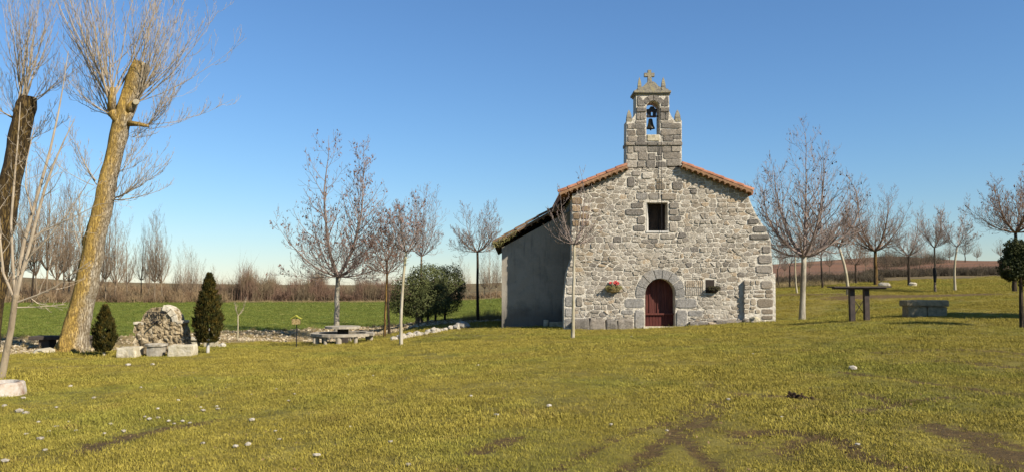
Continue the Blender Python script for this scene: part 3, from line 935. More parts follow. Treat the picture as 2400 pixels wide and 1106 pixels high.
# roof slopes with rolled tiles
def slope(name, p_hi, p_lo, y0, y1, th, mat, period=0.24, amp=0.05):
    m = MB()
    n = int((y1-y0)/period*6)
    d = Vector((p_lo[0]-p_hi[0], 0, p_lo[1]-p_hi[1])); up = Vector((-d.z, 0, d.x)).normalized()
    if up.z < 0: up = -up
    top = []
    for i in range(n+1):
        y = y0 + (y1-y0)*i/n
        o = up*(th + amp*abs(math.sin(math.pi*(y-y0)/period)))
        top.append(y)
        for p in (p_hi, p_lo):
            m.v.append((p[0]+o.x, y, p[1]+o.z))
        for p in (p_hi, p_lo):
            m.v.append((p[0], y, p[1]))
    for i in range(n):
        b = i*4
        m.f += [(b, b+1, b+5, b+4), (b+2, b+6, b+7, b+3), (b+1, b+3, b+7, b+5), (b, b+4, b+6, b+2)]
    m.f += [(0,2,3,1), (n*4, n*4+1, n*4+3, n*4+2)]
    return m.build(name, M[mat], chapel, CB, fixn=True)
Y0 = YF - 0.02
def lower(p, dz): return (p[0], p[1]-dz)
rl = slope('roof_slope', lower(rdg, 0.20), lower(el, 0.20), Y0 + 0.04, YB+0.2, 0.14, 'terracotta')
rr_ = slope('roof_slope', lower(rdg, 0.20), lower(er, 0.20), Y0 + 0.04, YB+0.2, 0.14, 'terracotta')
m = MB(); m.tube([Vector((rdg[0], YF+WALL_T, rdg[1])), Vector((rdg[0], YB+.2, rdg[1]))], [0.12, 0.12], 10)
m.build('ridge_tiles', M['terracotta'], chapel, CB)
def half_tile(m, p, d, side, up, L, r0, r1, th=0.018, k=7):
    """a curved clay tile: from p along d, opening downwards"""
    vs = []
    for (q, r) in ((p, r0), (p + d*L, r1)):
        for rr in (r, r-th):
            for i in range(k+1):
                a = math.pi*i/k
                vs.append(q + side*math.cos(a)*rr + up*math.sin(a)*rr)
    n = k+1; fs = []
    for i in range(k):
        fs += [(i, i+1, 2*n+i+1, 2*n+i), (n+i, 3*n+i, 3*n+i+1, n+i+1), (i, n+i, n+i+1, i+1), (2*n+i, 2*n+i+1, 3*n+i+1, 3*n+i)]
    for i in (0, k): fs.append((i, 2*n+i, 3*n+i, n+i))
    m.add(vs, fs)
def verge(hi, lo, parent, yfront, mat_top, mat_low, n_top, n_low, r=0.115, drop=0.20, oldness=0.0):
    hi = Vector((hi[0], 0, hi[1])); lo = Vector((lo[0], 0, lo[1]))
    d = (lo-hi); L = d.length; d.normalize()
    side = Vector((0, 1, 0)); up = Vector((-d.z, 0, d.x))
    if up.z < 0: up = -up
    step = L/n_top
    for k in range(n_top):                     # cover tiles, laid from the eave upwards
        p = hi + d*(step*k) + up*(0.01 + rng.uniform(0, 0.012)) + Vector((0, yfront+0.10+rng.uniform(-.012-.02*oldness,.012+.02*oldness), 0))
        m = MB(); half_tile(m, p - d*0.05 - up*0.01, (d + up*0.028).normalized(), side, up, step + 0.06, r*0.86, r)
        m.build('verge_tile', M[mat_top], parent, CB, fixn=True)
    m = MB()
    a, b = hi - up*0.005, lo - up*0.005
    m.add([a+Vector((0,yfront,0)), b+Vector((0,yfront,0)), b-up*0.10+Vector((0,yfront+.01,0)), a-up*0.10+Vector((0,yfront+.01,0)),
           a+Vector((0,yfront+.45,0)), b+Vector((0,yfront+.45,0)), b-up*0.10+Vector((0,yfront+.45,0)), a-up*0.10+Vector((0,yfront+.45,0))],
          [(0,3,2,1),(4,5,6,7),(0,1,5,4),(3,7,6,2),(1,2,6,5),(0,4,7,3)])
    m.build('verge_bedding', M[mat_low], parent, CB, fixn=True)
    s2 = L/n_low
    for k in range(n_low):
        p = hi + d*(s2*(k+0.5)) - up*(0.175) + Vector((0, yfront-0.01+rng.uniform(-.02,.02), 0))
        m = MB(); half_tile(m, p, Vector((0, 1, 0)), d, up, 0.5, s2*0.5, s2*0.46)
        m.build('eave_tile', M[mat_low], parent, CB, fixn=True)
RO = YF - 0.30
verge(F(1469, 388, RO), F(1310, 452, RO), rl, RO, 'terracotta', 'tile_end', 7, 12)
verge(F(1601, 384, RO), F(1766, 447, RO), rr_, RO, 'terracotta', 'tile_end', 7, 13)

# ---- belfry
mb = MB()
bel = [(1468,393),(1598,390),(1598,283),(1580,282),(1573,272),(1569,262),(1568,222),(1491,222),(1491,262),(1487,272),(1479,281),(1469,283)]
arch = [(1515,316),(1547,316)] + circ_px(1531, 253, 16, 0, 180, 12)
mb.prism(ccw([F(*p) for p in bel]), YF + 0.002, YF + 0.80, [list(reversed(ccw([F(*p) for p in arch])))])
belfry = mb.build('belfry', M['mortar'], chapel, CB, fixn=True)
BB = [(1470,376,1492,393),(1494,379,1512,392),(1514,376,1536,394),(1538,379,1560,392),(1562,373,1596,390),
      (1470,361,1494,374),(1496,357,1519,376),(1521,360,1536,375),(1538,366,1552,377),(1554,358,1596,372),
      (1470,343,1484,359),(1486,343,1516,356),(1518,343,1540,357),(1542,344,1552,364),(1553,344,1572,357),(1574,343,1596,356),
      (1471,320,1493,333),(1495,319,1513,333),(1554,319,1576,332),(1578,319,1596,326),(1578,327,1596,333),
      (1471,305,1490,317),(1493,304,1513,317),(1549,304,1586,317),(1587,304,1596,317),
      (1471,290,1480,302),(1481,290,1486,302),(1489,291,1513,302),(1549,290,1596,301),
      (1489,283,1513,289),(1549,283,1578,289),
      (1493,265,1499,281),(1501,264,1513,281),(1549,264,1558,281),(1560,264,1567,281)]
for k, (a, b, c, d) in enumerate(BB):
    put_stone('stone', inset(px_rect(a-1, b-0.9, c+1, d+0.9, 0.9), 0.008), YF+0.002, rng.uniform(0.02, 0.045), M['dark_stone'] if k % 5 else M['stone'], belfry, 0.8, 0.10, 0.96)
# arch stones of the bell opening
put_stone('stone', [F(*p) for p in [(1494,226),(1500,226),(1512,244),(1512,250),(1494,250)]], YF+0.002, 0.03, M['dark_stone'], belfry, 0.3, 0.1, 0.97)
put_stone('stone', [F(*p) for p in [(1567,226),(1562,226),(1550,244),(1550,250),(1567,250)]], YF+0.002, 0.03, M['dark_stone'], belfry, 0.3, 0.1, 0.97)
for a0, a1 in ((150, 122), (118, 92), (88, 62), (58, 30)):
    g = [F(*p) for p in circ_px(1531, 253, 17, a0, a1, 3) + circ_px(1531, 253, 29, a1, a0, 3)]
    m = MB(); m.prism(ccw(g), YF-0.03, YF+0.03); m.build('voussoir', M['dark_stone'], belfry, CB, fixn=True)
for (a, b, c, d) in ((1492,253,1514,263), (1548,253,1568,263)):
    A, B = F(a, d), F(c, b); rough_box(A[0], B[0], YF-0.07, YF+0.84, A[1], B[1], 0.02, 0.01, 1, a).build('impost', M['dark_stone'], belfry, CB)
for k, (a, c) in enumerate(((1466,1487),(1488,1516),(1517,1540),(1541,1562),(1563,1599))):
    A, B = F(a, 341.5), F(c, 334); rough_box(A[0]+.005, B[0]-.005, YF-0.08, YF+0.86, A[1], B[1], 0.02, 0.012, 1, k).build('string_course', M['dark_stone'], belfry, CB)
A, B = F(1517, 331), F(1545, 316.5); rough_box(A[0], B[0], YF-0.035, YF+0.5, A[1], B[1]-0.002, 0.02, 0.012, 1, 4).build('sill_stone', M['limestone'], belfry, CB)
# cornice and pediment
for (x0, x1, ya, yb, pr) in ((1488,1571,222.5,219.5,0.05),(1485,1572,219.3,214,0.11)):
    A, B = F(x0, ya), F(x1, yb); rough_box(A[0], B[0], YF-pr, YF+0.80+pr, A[1], B[1], 0.015, 0.01, 2, x0).build('cornice', M['lichen_stone'], belfry, CB)
ped = [(1488,213.8),(1570,213.8),(1566,208),(1552,206),(1543,201),(1537,194),(1533,191),(1519,191),(1515,195),(1508,202),(1498,207),(1492,209)]
m = MB(); m.prism(ccw([F(*p) for p in ped]), YF+0.05, YF+0.72); m.build('pediment', M['lichen_stone'], belfry, CB, fixn=True)
cr = [(1519,191.5),(1533,191.5),(1531,187),(1529.5,175.5),(1537,175.5),(1537,167),(1529.5,167),(1529.5,160),(1521.5,160),(1521.5,167),(1513,167),(1513,175.5),(1521.5,175.5),(1521,187)]
m = MB(); m.prism(ccw([F(*p) for p in cr]), YF+0.28, YF+0.44); m.build('cross', M['lichen_stone'], belfry, CB, fixn=True)
def pinnacle(px, py0, py1, wpx, ymid, nm='pinnacle'):
    x, zb = F(px, py0, YF); _, zt = F(px, py1, YF)
    w = wpx/2/58.9
    m = MB()
    prof = [(1.05, 0), (1.05, 0.28), (0.82, 0.31), (0.98, 0.36), (0.78, 0.6), (0.42, 0.85), (0.08, 1.0)]
    vs = []
    for s, t in prof:
        for (i, j) in ((-1,-1),(1,-1),(1,1),(-1,1)):
            vs.append((x+i*s*w, ymid+j*s*w, zb+(zt-zb)*t))
    fs = [(0,3,2,1)]
    for k in range(len(prof)-1):
        for j in range(4):
            fs.append((k*4+j, k*4+(j+1)%4, k*4+4+(j+1)%4, k*4+4+j))
    fs.append(tuple(len(vs)-4+j for j in range(4)))
    m.add(vs, fs); m.build(nm, M['lichen_stone'], belfry, CB)
pinnacle(1475, 285, 257, 12, YF+0.1); pinnacle(1589, 285, 257, 13, YF+0.1)
pinnacle(1500, 214, 180, 9, YF+0.12); pinnacle(1556, 214, 180, 10, YF+0.12)

# ---- annex (lean-to on the left), its front wall set back
YA = YF + 2.1
def FA(px, py): return F(px, py, YA)
m = MB()
m.prism([FA(1176, 800), FA(1343, 800), FA(1343, 490), FA(1176, 580)], YA, YB - 1.0)
m.build('annex_wall', M['plaster'], chapel, CB, fixn=True)
ah, al = F(1312, 489, YA-0.15), F(1158, 575, YA-0.15)
ar = slope('annex_roof', ah, lower(al, 0.0), YA-0.05, YB-0.8, 0.05, 'old_tile')
verge((ah[0], ah[1]+0.12), (al[0], al[1]+0.12), ar, YA-0.22, 'old_tile', 'old_tile', 6, 11, 0.10, 0.2, 1.0)
m = MB()                                     # dry weeds growing along the annex eave
for k in range(420):
    t = rng.random() ** 1.8 * 0.35
    x = al[0] + (ah[0]-al[0])*t + rng.uniform(-0.1, 0.1); zz = al[1] + (ah[1]-al[1])*t + rng.uniform(-0.08, 0.12)
    y = YA - 0.26 + rng.uniform(-0.1, 0.3)
    d = Vector((rng.uniform(-1, .6), rng.uniform(-1, 1), rng.uniform(-1.0, 0.7))).normalized()*rng.uniform(0.06, 0.2)
    s = d.orthogonal().normalized()*0.014
    p = Vector((x, y, zz)); m.add([p-s, p+s, p+d], [(0,1,2)])
tag(m.build('roof_weeds', M['dry_plant'], ar, CB), kind='stuff')

# ---- bell and yoke, hanging in the arch
bp = Vector((F(1531, 300)[0]-0.04, YF+0.38, F(1531, 298)[1]))
bell = thing('bell', bp, 'dark bronze bell with iron yoke hanging in the belfry arch', 'bell')
hb = F(1531, 275)[1] - F(1531, 299)[1]
prof = [(0.235,0),(0.225,0.03),(0.18,0.10),(0.135,0.22),(0.115,0.34),(0.10,0.40),(0.055,0.425),(0.0,0.43)]
sc = hb/0.43
m = MB()
K = 20; vs = []; fs = []
for r, zz in prof:
    for j in range(K): vs.append((bp.x+r*0.72*sc*math.cos(2*math.pi*j/K)*1.1, bp.y+r*0.72*sc*math.sin(2*math.pi*j/K)*1.1, bp.z+zz*sc))
for i in range(len(prof)-1):
    for j in range(K): fs.append((i*K+j, i*K+(j+1)%K, (i+1)*K+(j+1)%K, (i+1)*K+j))
m.add(vs, fs); m.build('bell_body', M['bronze'], bell, bp, smooth=True)
yk = [(1520,271),(1541,271),(1541,263),(1544,253),(1539,252),(1535,246),(1528,246),(1524,252),(1518,253),(1521,263)]
hole = [(1529,268),(1534,268),(1534,258),(1529,258)]
m = MB(); m.prism(ccw([F(*p) for p in yk]), YF+0.30, YF+0.46, [list(reversed(ccw([F(*p) for p in hole])))]); m.build('yoke', M['iron'], bell, bp, fixn=True)
ax = F(1531, 268.5)[1]
m = MB(); m.tube([Vector((F(1514,270)[0], YF+.38, ax)), Vector((F(1548,270)[0], YF+.38, ax))], [0.03, 0.03], 8); m.build('axle', M['iron'], bell, bp)
m = MB(); m.tube([Vector((bp.x, bp.y, bp.z+0.2)), Vector((bp.x, bp.y, bp.z-0.02)), Vector((bp.x, bp.y, bp.z-0.07))], [0.015, 0.03, 0.03], 8); m.build('clapper', M['iron'], bell, bp)

# ---- wall planters
def planter(name, label, px, py, w, h, d, flower, matb, seed):
    r = random.Random(seed)
    x, zt = F(px, py); o = Vector((x, YF-0.05, zt))
    t = thing(name, o, label, 'planter')
    m = MB(); K = 14; vs = []; fs = []
    prof = [(0.35, -h), (0.72, -h*0.75), (0.95, -h*0.3), (1.0, 0), (0.9, 0)]
    for s, zz in prof:
        for j in range(K+1):
            a = math.pi*j/K
            vs.append((x + math.cos(a)*w/2*s, YF-0.03 - math.sin(a)*d*s, zt+zz))
    n = K+1
    for i in range(len(prof)-1):
        for j in range(K): fs.append((i*n+j, i*n+j+1, (i+1)*n+j+1, (i+1)*n+j))
    fs.append(tuple(range(n)))
    m.add(vs, fs); m.build('basket', M[matb], t, o, fixn=True)
    for k in range(3):
        zz = zt - h*(0.2+0.25*k); s = 1.0-0.1*k
        m = MB(); m.tube([Vector((x+math.cos(math.pi*j/10)*w/2*s*1.01, YF-0.03-math.sin(math.pi*j/10)*d*s*1.01, zz)) for j in range(11)], [0.012]*11, 4)
        m.build('weave_ring', M[matb], t, o)
    m = MB()
    for k in range(260):
        p = Vector((x + r.uniform(-.5,.5)*w, YF-0.04-r.random()*d, zt + r.uniform(-0.08, 0.05)))
        dd = Vector((r.uniform(-1,1), r.uniform(-1,.1), r.uniform(-0.8,1.0))).normalized()*r.uniform(0.05,0.14)
        s = dd.orthogonal().normalized()*0.02
        m.add([p-s, p+s, p+dd], [(0,1,2)])
    m.build('foliage', M['dry_plant' if flower else 'dead_plant'], t, o)
    if flower:
        for k in range(9):
            c = Vector((x + r.uniform(-.22,.28)*w, YF-0.05-r.random()*d*0.9, zt + r.uniform(0.09, 0.22)))
            m = MB()
            for j in range(7):
                a = j*0.9; dd = Vector((math.cos(a), r.uniform(-.9,.1), math.sin(a)*0.8)).normalized()*r.uniform(0.05, 0.085)
                s = dd.orthogonal().normalized()*0.035
                m.add([c, c+dd*0.6+s, c+dd, c+dd*0.6-s], [(0,1,2,3)])
            m.build('flower', M['petal'], t, o)
            m = MB(); m.tube([Vector((c.x, c.y, zt-0.02)), c], [0.006, 0.005], 4); m.build('stem', M['dry_plant'], t, o)
    return t
planter('flower_basket', 'wicker wall basket with red flowers left of the chapel door', 1437, 672, 0.62, 0.22, 0.26, True, 'wicker', 5)
planter('wall_planter', 'dark wall planter of dead plants right of the chapel door', 1672, 674, 0.42, 0.2, 0.22, False, 'dark_wood', 6)
m = MB(); A, B = F(1654, 686), F(1674, 655); m.box(A[0], B[0], YF-0.006, YF+0.02, A[1], B[1])
m.build('niche_shade_plate', M['dark_wood'], facade, CB)  # flat dark plate standing in for the shade of a recess

# ---- loose rocks by the buttress and the low stone at the annex foot
def boulder(px, Y, s, seed, label, group=None, mat='limestone', lift=0.35, name='rock', rough=0.3):
    p = stand(px, Y)
    m = rock((p.x, p.y, p.z + s[2]*lift), s, seed, 2, rough)
    o = m.build(name, M[mat], None, (p.x, p.y, p.z))
    return tag(o, label, 'rock', group)
boulder(1768, 31.45, (0.24,0.2,0.2), 3, 'rough grey boulder against the foot of the chapel buttress', None, 'limestone')
boulder(1748, 31.5, (0.16,0.15,0.14), 4, 'dark stone wedged left of the boulder at the buttress', None, 'dark_stone')
boulder(1790, 31.35, (0.10,0.08,0.08), 8, 'small pale stone right of the boulder at the buttress', None, 'pale_rock')
boulder(1764, 31.2, (0.08,0.07,0.06), 9, 'small pale stone in front of the boulder at the buttress', None, 'pale_rock')
p = stand(1279, YA-0.35)
m = rough_box(p.x-0.09, p.x+0.11, p.y-0.1, p.y+0.1, p.z-0.1, p.z+0.30, 0.04, 0.02, 1, 3)
tag(m.build('bollard_stone', M['limestone'], None, p), 'short upright stone in shade at the annex foot', 'stone')
p = stand(1303, YA-0.3)
m = rough_box(p.x-0.28, p.x+0.28, p.y-0.14, p.y+0.16, p.z-0.1, p.z+0.2, 0.04, 0.02, 1, 5)
tag(m.build('stone_bench', M['limestone'], None, p), 'low stone bench in the shaded corner between annex and facade', 'bench')

# ------------------------------------------------------------------ trees
def bez(p0, p1, p2, n, rnd, wob):
    out = []
    L = (p2 - p0).length
    for i in range(n + 1):
        t = i / n
        q = p0 * (1-t)**2 + p1 * (2*t*(1-t)) + p2 * t*t
        if 0 < i: q = q + Vector((rnd.uniform(-1,1), rnd.uniform(-1,1), rnd.uniform(-1,1))) * (wob * L * (0.4 + 0.6*t))
        out.append(q)
    return out
UP = Vector((0, 0, 1))
def perp_dir(d, ang, az):
    a = d.orthogonal().normalized(); b = d.cross(a)
    return (d*math.cos(ang) + (a*math.cos(az) + b*math.sin(az))*math.sin(ang)).normalized()
def sub_branches(m, rnd, pts, rads, L, lvl, cfg, tips):
    """side shoots along a limb, getting finer level by level"""
    if lvl >= len(cfg['n']): return
    n = max(1, int(cfg['n'][lvl] * rnd.uniform(0.75, 1.25)))
    az = rnd.uniform(0, 6.28)
    N = len(pts) - 1
    for k in range(n):
        t = cfg['t0'] + (0.98 - cfg['t0']) * (k + rnd.random()) / n
        i = min(int(t*N), N-1); f = t*N - i
        p = pts[i].lerp(pts[i+1], f)
        d = (pts[i+1] - pts[i]).normalized()
        az += 2.4 + rnd.uniform(-0.5, 0.5)
        dd = perp_dir(d, math.radians(rnd.uniform(*cfg['ang'])), az)
        l = L * (cfg['ratio'] * (1 - 0.62*t)) * rnd.uniform(0.55, 1.15)
        r = max((rads[i] + (rads[i+1]-rads[i])*f) * 0.55, cfg['rmin'])
        r = min(r, cfg['rmax'][lvl])
        up = cfg['up']
        end = p + (dd*(1-up) + UP*up).normalized()*l
        q = bez(p, p + dd*l*0.5, end, 4 if lvl == 0 else 3, rnd, cfg['wob'])
        rr = [r + (cfg['rmin']*0.7 - r)*j/(len(q)-1) for j in range(len(q))]
        m.tube(q, rr, 4 if r > 0.02 else 3, False)
        if lvl >= len(cfg['n']) - 2: tips.append((q[-1], q[-2]))
        sub_branches(m, rnd, q, rr, l, lvl+1, cfg, tips)
CFG = dict(n=[13, 7, 3], t0=0.14, ang=(28, 55), ratio=0.62, rmin=0.0055, rmax=[0.03, 0.014, 0.008], up=0.32, wob=0.04)
def leaf_cards(tips, n, rnd, size, hang=0.6, topbias=0.0):
    m = MB()
    if not tips: return m
    zs = sorted(t[0].z for t in tips)
    for _ in range(n):
        for _try in range(4):
            p, q = rnd.choice(tips)
            if topbias and rnd.random() < topbias and p.z < zs[int(len(zs)*0.45)]: continue
            break
        c = p.lerp(q, rnd.uniform(-0.1, 0.9)) + Vector((rnd.gauss(0,.02), rnd.gauss(0,.02), -rnd.random()*size*hang))
        s = size*rnd.uniform(0.5, 1.2)
        d = Vector((rnd.gauss(0,.5), rnd.gauss(0,.5), -hang - rnd.random())).normalized()
        w = Vector((rnd.gauss(0,1), rnd.gauss(0,1), rnd.gauss(0,.3)))
        w = (w - d*w.dot(d)).normalized()
        nn = d.cross(w)
        m.add([c, c+d*s*0.5+w*s*0.36+nn*s*0.1, c+d*s, c+d*s*0.5-w*s*0.36+nn*s*0.1], [(0,1,2,3)])
    return m
def limbs_from(m, rnd, fork, H_, Wm, n, cfg, r0, tips, amin=8, amax=72, lowfrac=0.0, droop=0.0, lean=0.0, leaders=()):
    for k in range(n):
        a = math.radians(amin + (amax-amin)*((k+0.5)/n)**0.85 + rnd.uniform(-5, 5))
        az = k*2.399 + rnd.uniform(-0.35, 0.35)
        L = 1/math.sqrt((math.sin(a)/Wm)**2 + (math.cos(a)/H_)**2) * rnd.uniform(0.82, 1.04)
        h = Vector((math.cos(az), math.sin(az), 0))
        end = fork + h*(math.sin(a)*L) + UP*(math.cos(a)*L) + Vector((lean*L*0.2, 0, 0))
        a2 = min(a + math.radians(26), math.radians(96))
        if droop: a2 += droop
        ctl = fork + (h*math.sin(a2) + UP*math.cos(a2))*L*0.42
        q = bez(fork + h*r0*0.5, ctl, end, 8, rnd, 0.012)
        r = max(r0*rnd.uniform(0.42, 0.7)*(1.15 - 0.5*a), 0.016)
        rr = [max(r*(1 - j/8.5), cfg['rmin']) for j in range(9)]
        m.tube(q, rr, 6 if r > 0.03 else 4, False)
        tips.append((q[-1], q[-2]))
        sub_branches(m, rnd, q, rr, L, 0, cfg, tips)
    for (dx, dy, hh, rf, bend) in leaders:
        end = fork + Vector((dx, dy, hh))
        q = bez(fork, fork + Vector((dx*1.2 + bend, dy, hh*0.32)), end, 10, rnd, 0.008)
        rr = [max(r0*rf*(1 - j/10.6), cfg['rmin']) for j in range(11)]
        m.tube(q, rr, 7, False)
        tips.append((q[-1], q[-2]))
        sub_branches(m, rnd, q, rr, hh*0.75, 0, dict(cfg, n=[int(cfg['n'][0]*1.9)] + cfg['n'][1:], t0=0.12, ang=(35, 62)), tips)
def bare_tree(name, label, base_px, Y, fork_px, top_py, halfw_px, trunk_w, bark, twig, seed, n=9, cfg=None, leaves=0, leafmat='dry_leaf', leafsize=0.10,
              amin=8, amax=72, group=None, lean=0.0, topbias=0.5, r_taper=0.72, mid=None, leaders=(), droop=0.0, flare=1.25):
    rnd = random.Random(seed)
    cfg = cfg or CFG
    b = stand(base_px, Y)
    f = W(fork_px[0], fork_px[1], Y)
    top = W(fork_px[0], top_py, Y)
    ppm = FPX/Y
    t = thing(name, b, label, 'tree', group)
    r0 = trunk_w/2/ppm
    pts = [b + Vector((0, 0, -0.15))]
    N = 8
    for i in range(N+1):
        s = i/N
        q = b.lerp(f, s)
        if mid: q.x += math.sin(math.pi*s)*mid/ppm
        q += Vector((rnd.uniform(-1,1), rnd.uniform(-1,1), 0))*r0*0.16*(1 if 0 < i < N else 0)
        pts.append(q)
    rads = [r0*flare*1.1] + [r0*((flare-1)*max(0, 1-s*5) + 1 - (1-r_taper)*s) for s in [i/N for i in range(N+1)]]
    m = MB(); m.tube(pts, rads, 10)
    m.build('trunk', M[bark], t, b, smooth=True)
    m = MB(); tips = []
    limbs_from(m, rnd, f, top.z - f.z, halfw_px/ppm, n, cfg, r0*r_taper*1.25, tips, amin, amax, lean=lean, leaders=leaders, droop=droop)
    m.build('crown', M[twig], t, b)
    if leaves:
        leaf_cards(tips, leaves, rnd, leafsize, 0.6, topbias).build('dry_leaves', M[leafmat], t, b)
    return t

FINE = dict(CFG, n=[14, 8, 3])
bare_tree('plane_tree', 'large plane tree with reddish dry leaves standing behind the round picnic table', 788, 38.5, (792, 648), 316, 158, 14, 'plane_bark', 'twig_grey', 11, n=14, cfg=dict(CFG, n=[13, 7, 3], ratio=0.62, rmin=0.0065),
          leaves=1700, leafsize=0.105, amin=30, amax=88, leaders=((-0.5, 0.1, 6.8, 0.8, -0.5), (1.15, -0.2, 6.3, 0.72, 0.1), (0.75, 0.5, 5.2, 0.55, 0.3)), topbias=0.75)
bare_tree('birch_tree', 'slender pale-barked young tree in front of the evergreen bushes', 940, 29, (952, 590), 432, 72, 7.5, 'birch_bark', 'twig_grey', 12, n=6, leaves=260, leafsize=0.10, amin=6, amax=62, mid=-4, topbias=0.85, r_taper=0.8)
bare_tree('lichen_tree', 'thin tree with orange lichen trunk left of the evergreen bushes', 901, 36.5, (907, 640), 470, 66, 6, 'lichen_bark', 'twig_brown', 13, n=8, leaves=220, leafsize=0.10, amin=8, amax=66)
bare_tree('slim_tree', 'dark slim tree beside the orange lichen trunk', 912, 37.6, (906, 610), 440, 58, 6, 'dark_bark', 'twig_brown', 14, n=7, leaves=200, leafsize=0.10, amin=6, amax=58)
bare_tree('tall_sapling', 'upright bare tree rising behind the evergreen bushes', 985, 46, (988, 600), 428, 62, 5.5, 'grey_bark', 'twig_grey', 15, n=8, leaves=90, leafsize=0.11, amin=5, amax=60, leaders=((0.1, 0, 4.0, 0.55, 0),))
bare_tree('dark_trunk_tree', 'leafless tree with a dark trunk just left of the annex', 1120, 42, (1119, 590), 446, 72, 7.5, 'dark_bark', 'twig_brown', 16, n=10, cfg=FINE, amin=6, amax=78)
bare_tree('young_tree', 'young pale-stemmed tree standing on the lawn in front of the facade', 1342, 26, (1346, 572), 388, 92, 8, 'birch_bark', 'twig_grey', 17, n=12, cfg=dict(CFG, n=[8, 4, 2], ratio=0.45), leaves=46, leafmat='dark_leaf', leafsize=0.09, amin=4, amax=76, topbias=0.95, r_taper=0.7)
bare_tree('plane_tree', 'large white-trunked plane tree right of the chapel', 1880, 33.6, (1884, 600), 305, 134, 13.5, 'plane_bark', 'twig_grey', 18, n=13, cfg=dict(CFG, n=[13, 7, 3]), leaves=330, leafmat='dark_leaf', leafsize=0.10, amin=4, amax=86, topbias=0.93, r_taper=0.85,
          leaders=((1.9, 0.2, 3.5, 0.5, 1.3), (0.2, 0, 5.1, 0.55, -0.1), (-1.3, .3, 3.6, 0.45, -0.5)))
bare_tree('leaning_tree', 'pale leaning trunk behind the tall steel table', 1988, 42, (1966, 578), 455, 66, 7.5, 'birch_bark', 'twig_brown', 19, n=9, cfg=FINE, leaves=160, leafsize=0.10, amin=8, amax=76, mid=5)
bare_tree('lichen_tree', 'wide leafless tree with orange-lichened trunk beyond the tall table', 2053, 56, (2051, 588), 432, 98, 9, 'lichen_bark', 'twig_brown', 20, n=13, cfg=FINE, amin=5, amax=66)
bare_tree('bare_tree', 'leafless tree with pale rocks at its foot on the right lawn', 2131, 56, (2129, 598), 484, 58, 6.5, 'dark_bark', 'twig_grey', 21, n=9, amin=5, amax=70)
bare_tree('bare_tree', 'narrow leafless tree wearing a black trunk guard', 2192, 45, (2190, 580), 470, 44, 5, 'grey_bark', 'twig_grey', 22, n=9, amin=4, amax=52)
bare_tree('bare_tree', 'small pale-trunked tree left of the big tree at the right edge', 2238, 46, (2243, 578), 490, 60, 5.5, 'birch_bark', 'twig_grey', 23, n=6, leaves=110, leafmat='dark_leaf', leafsize=0.10, amin=4, amax=66, mid=-3)
bare_tree('bare_tree', 'big purplish leafless tree at the right edge of the photo', 2378, 42, (2380, 545), 388, 118, 9.5, 'dark_bark', 'twig_brown', 24, n=14, cfg=FINE, leaves=420, leafsize=0.10, amin=6, amax=74, leafmat='dry_leaf', topbias=0.6)
bare_tree('bare_tree', 'dark thin tree between the white-trunked plane and the leaning trunk', 1928, 52, (1924, 598), 500, 46, 4.5, 'dark_bark', 'twig_grey', 25, n=7, amin=6, amax=70)
bare_tree('bare_tree', 'pale thin tree just left of the white plane trunk', 1868, 46, (1864, 596), 490, 42, 4, 'birch_bark', 'twig_grey', 26, n=6, amin=6, amax=64, mid=-2)
bare_tree('bare_tree', 'thin dark-stemmed tree right of the chapel corner', 1851, 60, (1851, 622), 530, 34, 3.5, 'dark_bark', 'twig_grey', 27, n=6, amin=6, amax=60)
bare_tree('bare_tree', 'spindly dark tree close to the chapel corner', 1825, 64, (1822, 630), 545, 30, 3, 'dark_bark', 'twig_grey', 28, n=6, amin=6, amax=60)
bare_tree('bare_tree', 'small dark tree in scrub between leaning trunk and lichened trunk', 2006, 62, (2005, 620), 520, 48, 5, 'dark_bark', 'twig_brown', 29, n=9, amin=6, amax=76)
bare_tree('sapling', 'forked pale sapling right of the large cypress', 557, 35, (558, 738), 668, 26, 3.5, 'birch_bark', 'twig_pale', 30, n=4, cfg=dict(CFG, n=[4, 2]), amin=10, amax=55, r_taper=0.8)

# the two pollarded poplars and the many-stemmed tree at the left
def trunk_from_px(m, pl, Y, sides=14, knots=0, rnd=None):
    pts = [W(x, y, Y) for x, y, w in pl]
    rads = [w/2*Y/FPX for x, y, w in pl]
    # resample smoothly
    P, R = [], []
    for i in range(len(pts)-1):
        for k in range(12 if rnd else 4):
            t = k/(12 if rnd else 4)
            P.append(pts[i].lerp(pts[i+1], t)); R.append(rads[i] + (rads[i+1]-rads[i])*t)
    P.append(pts[-1]); R.append(rads[-1])
    if rnd:
        P = [p + mnoise.noise_vector(Vector((0, 3, p.z*0.8)))*0.05 for p in P]
        R = [r*(1 + 0.06*mnoise.noise(Vector((5, 0, p.z*1.7)))) for r, p in zip(R, P)]
    n0 = len(m.v)
    m.tube(P, R, sides)
    if rnd:                                   # furrowed bark and knuckles
        for i in range(len(P)*sides):
            c = P[i//sides]; v = Vector(m.v[n0+i]); d = v - c
            q = Vector((d.x*9, d.y*9, v.z*1.3)); q2 = Vector((d.x*2.2, d.y*2.2, v.z*1.1))
            k = abs(mnoise.noise(q))*0.13 + mnoise.noise(q2)*0.10 + max(0, mnoise.noise(Vector((d.x*3, d.y*3, v.z*2.4+7)))-0.35)*0.5
            v = c + d*(0.94 + k); m.v[n0+i] = (v.x, v.y, v.z)
    return P, R
SH = dict(CFG, n=[10, 4, 1], ratio=0.5, ang=(22, 46), up=0.45, rmax=[0.016, 0.009, 0.006], t0=0.12)
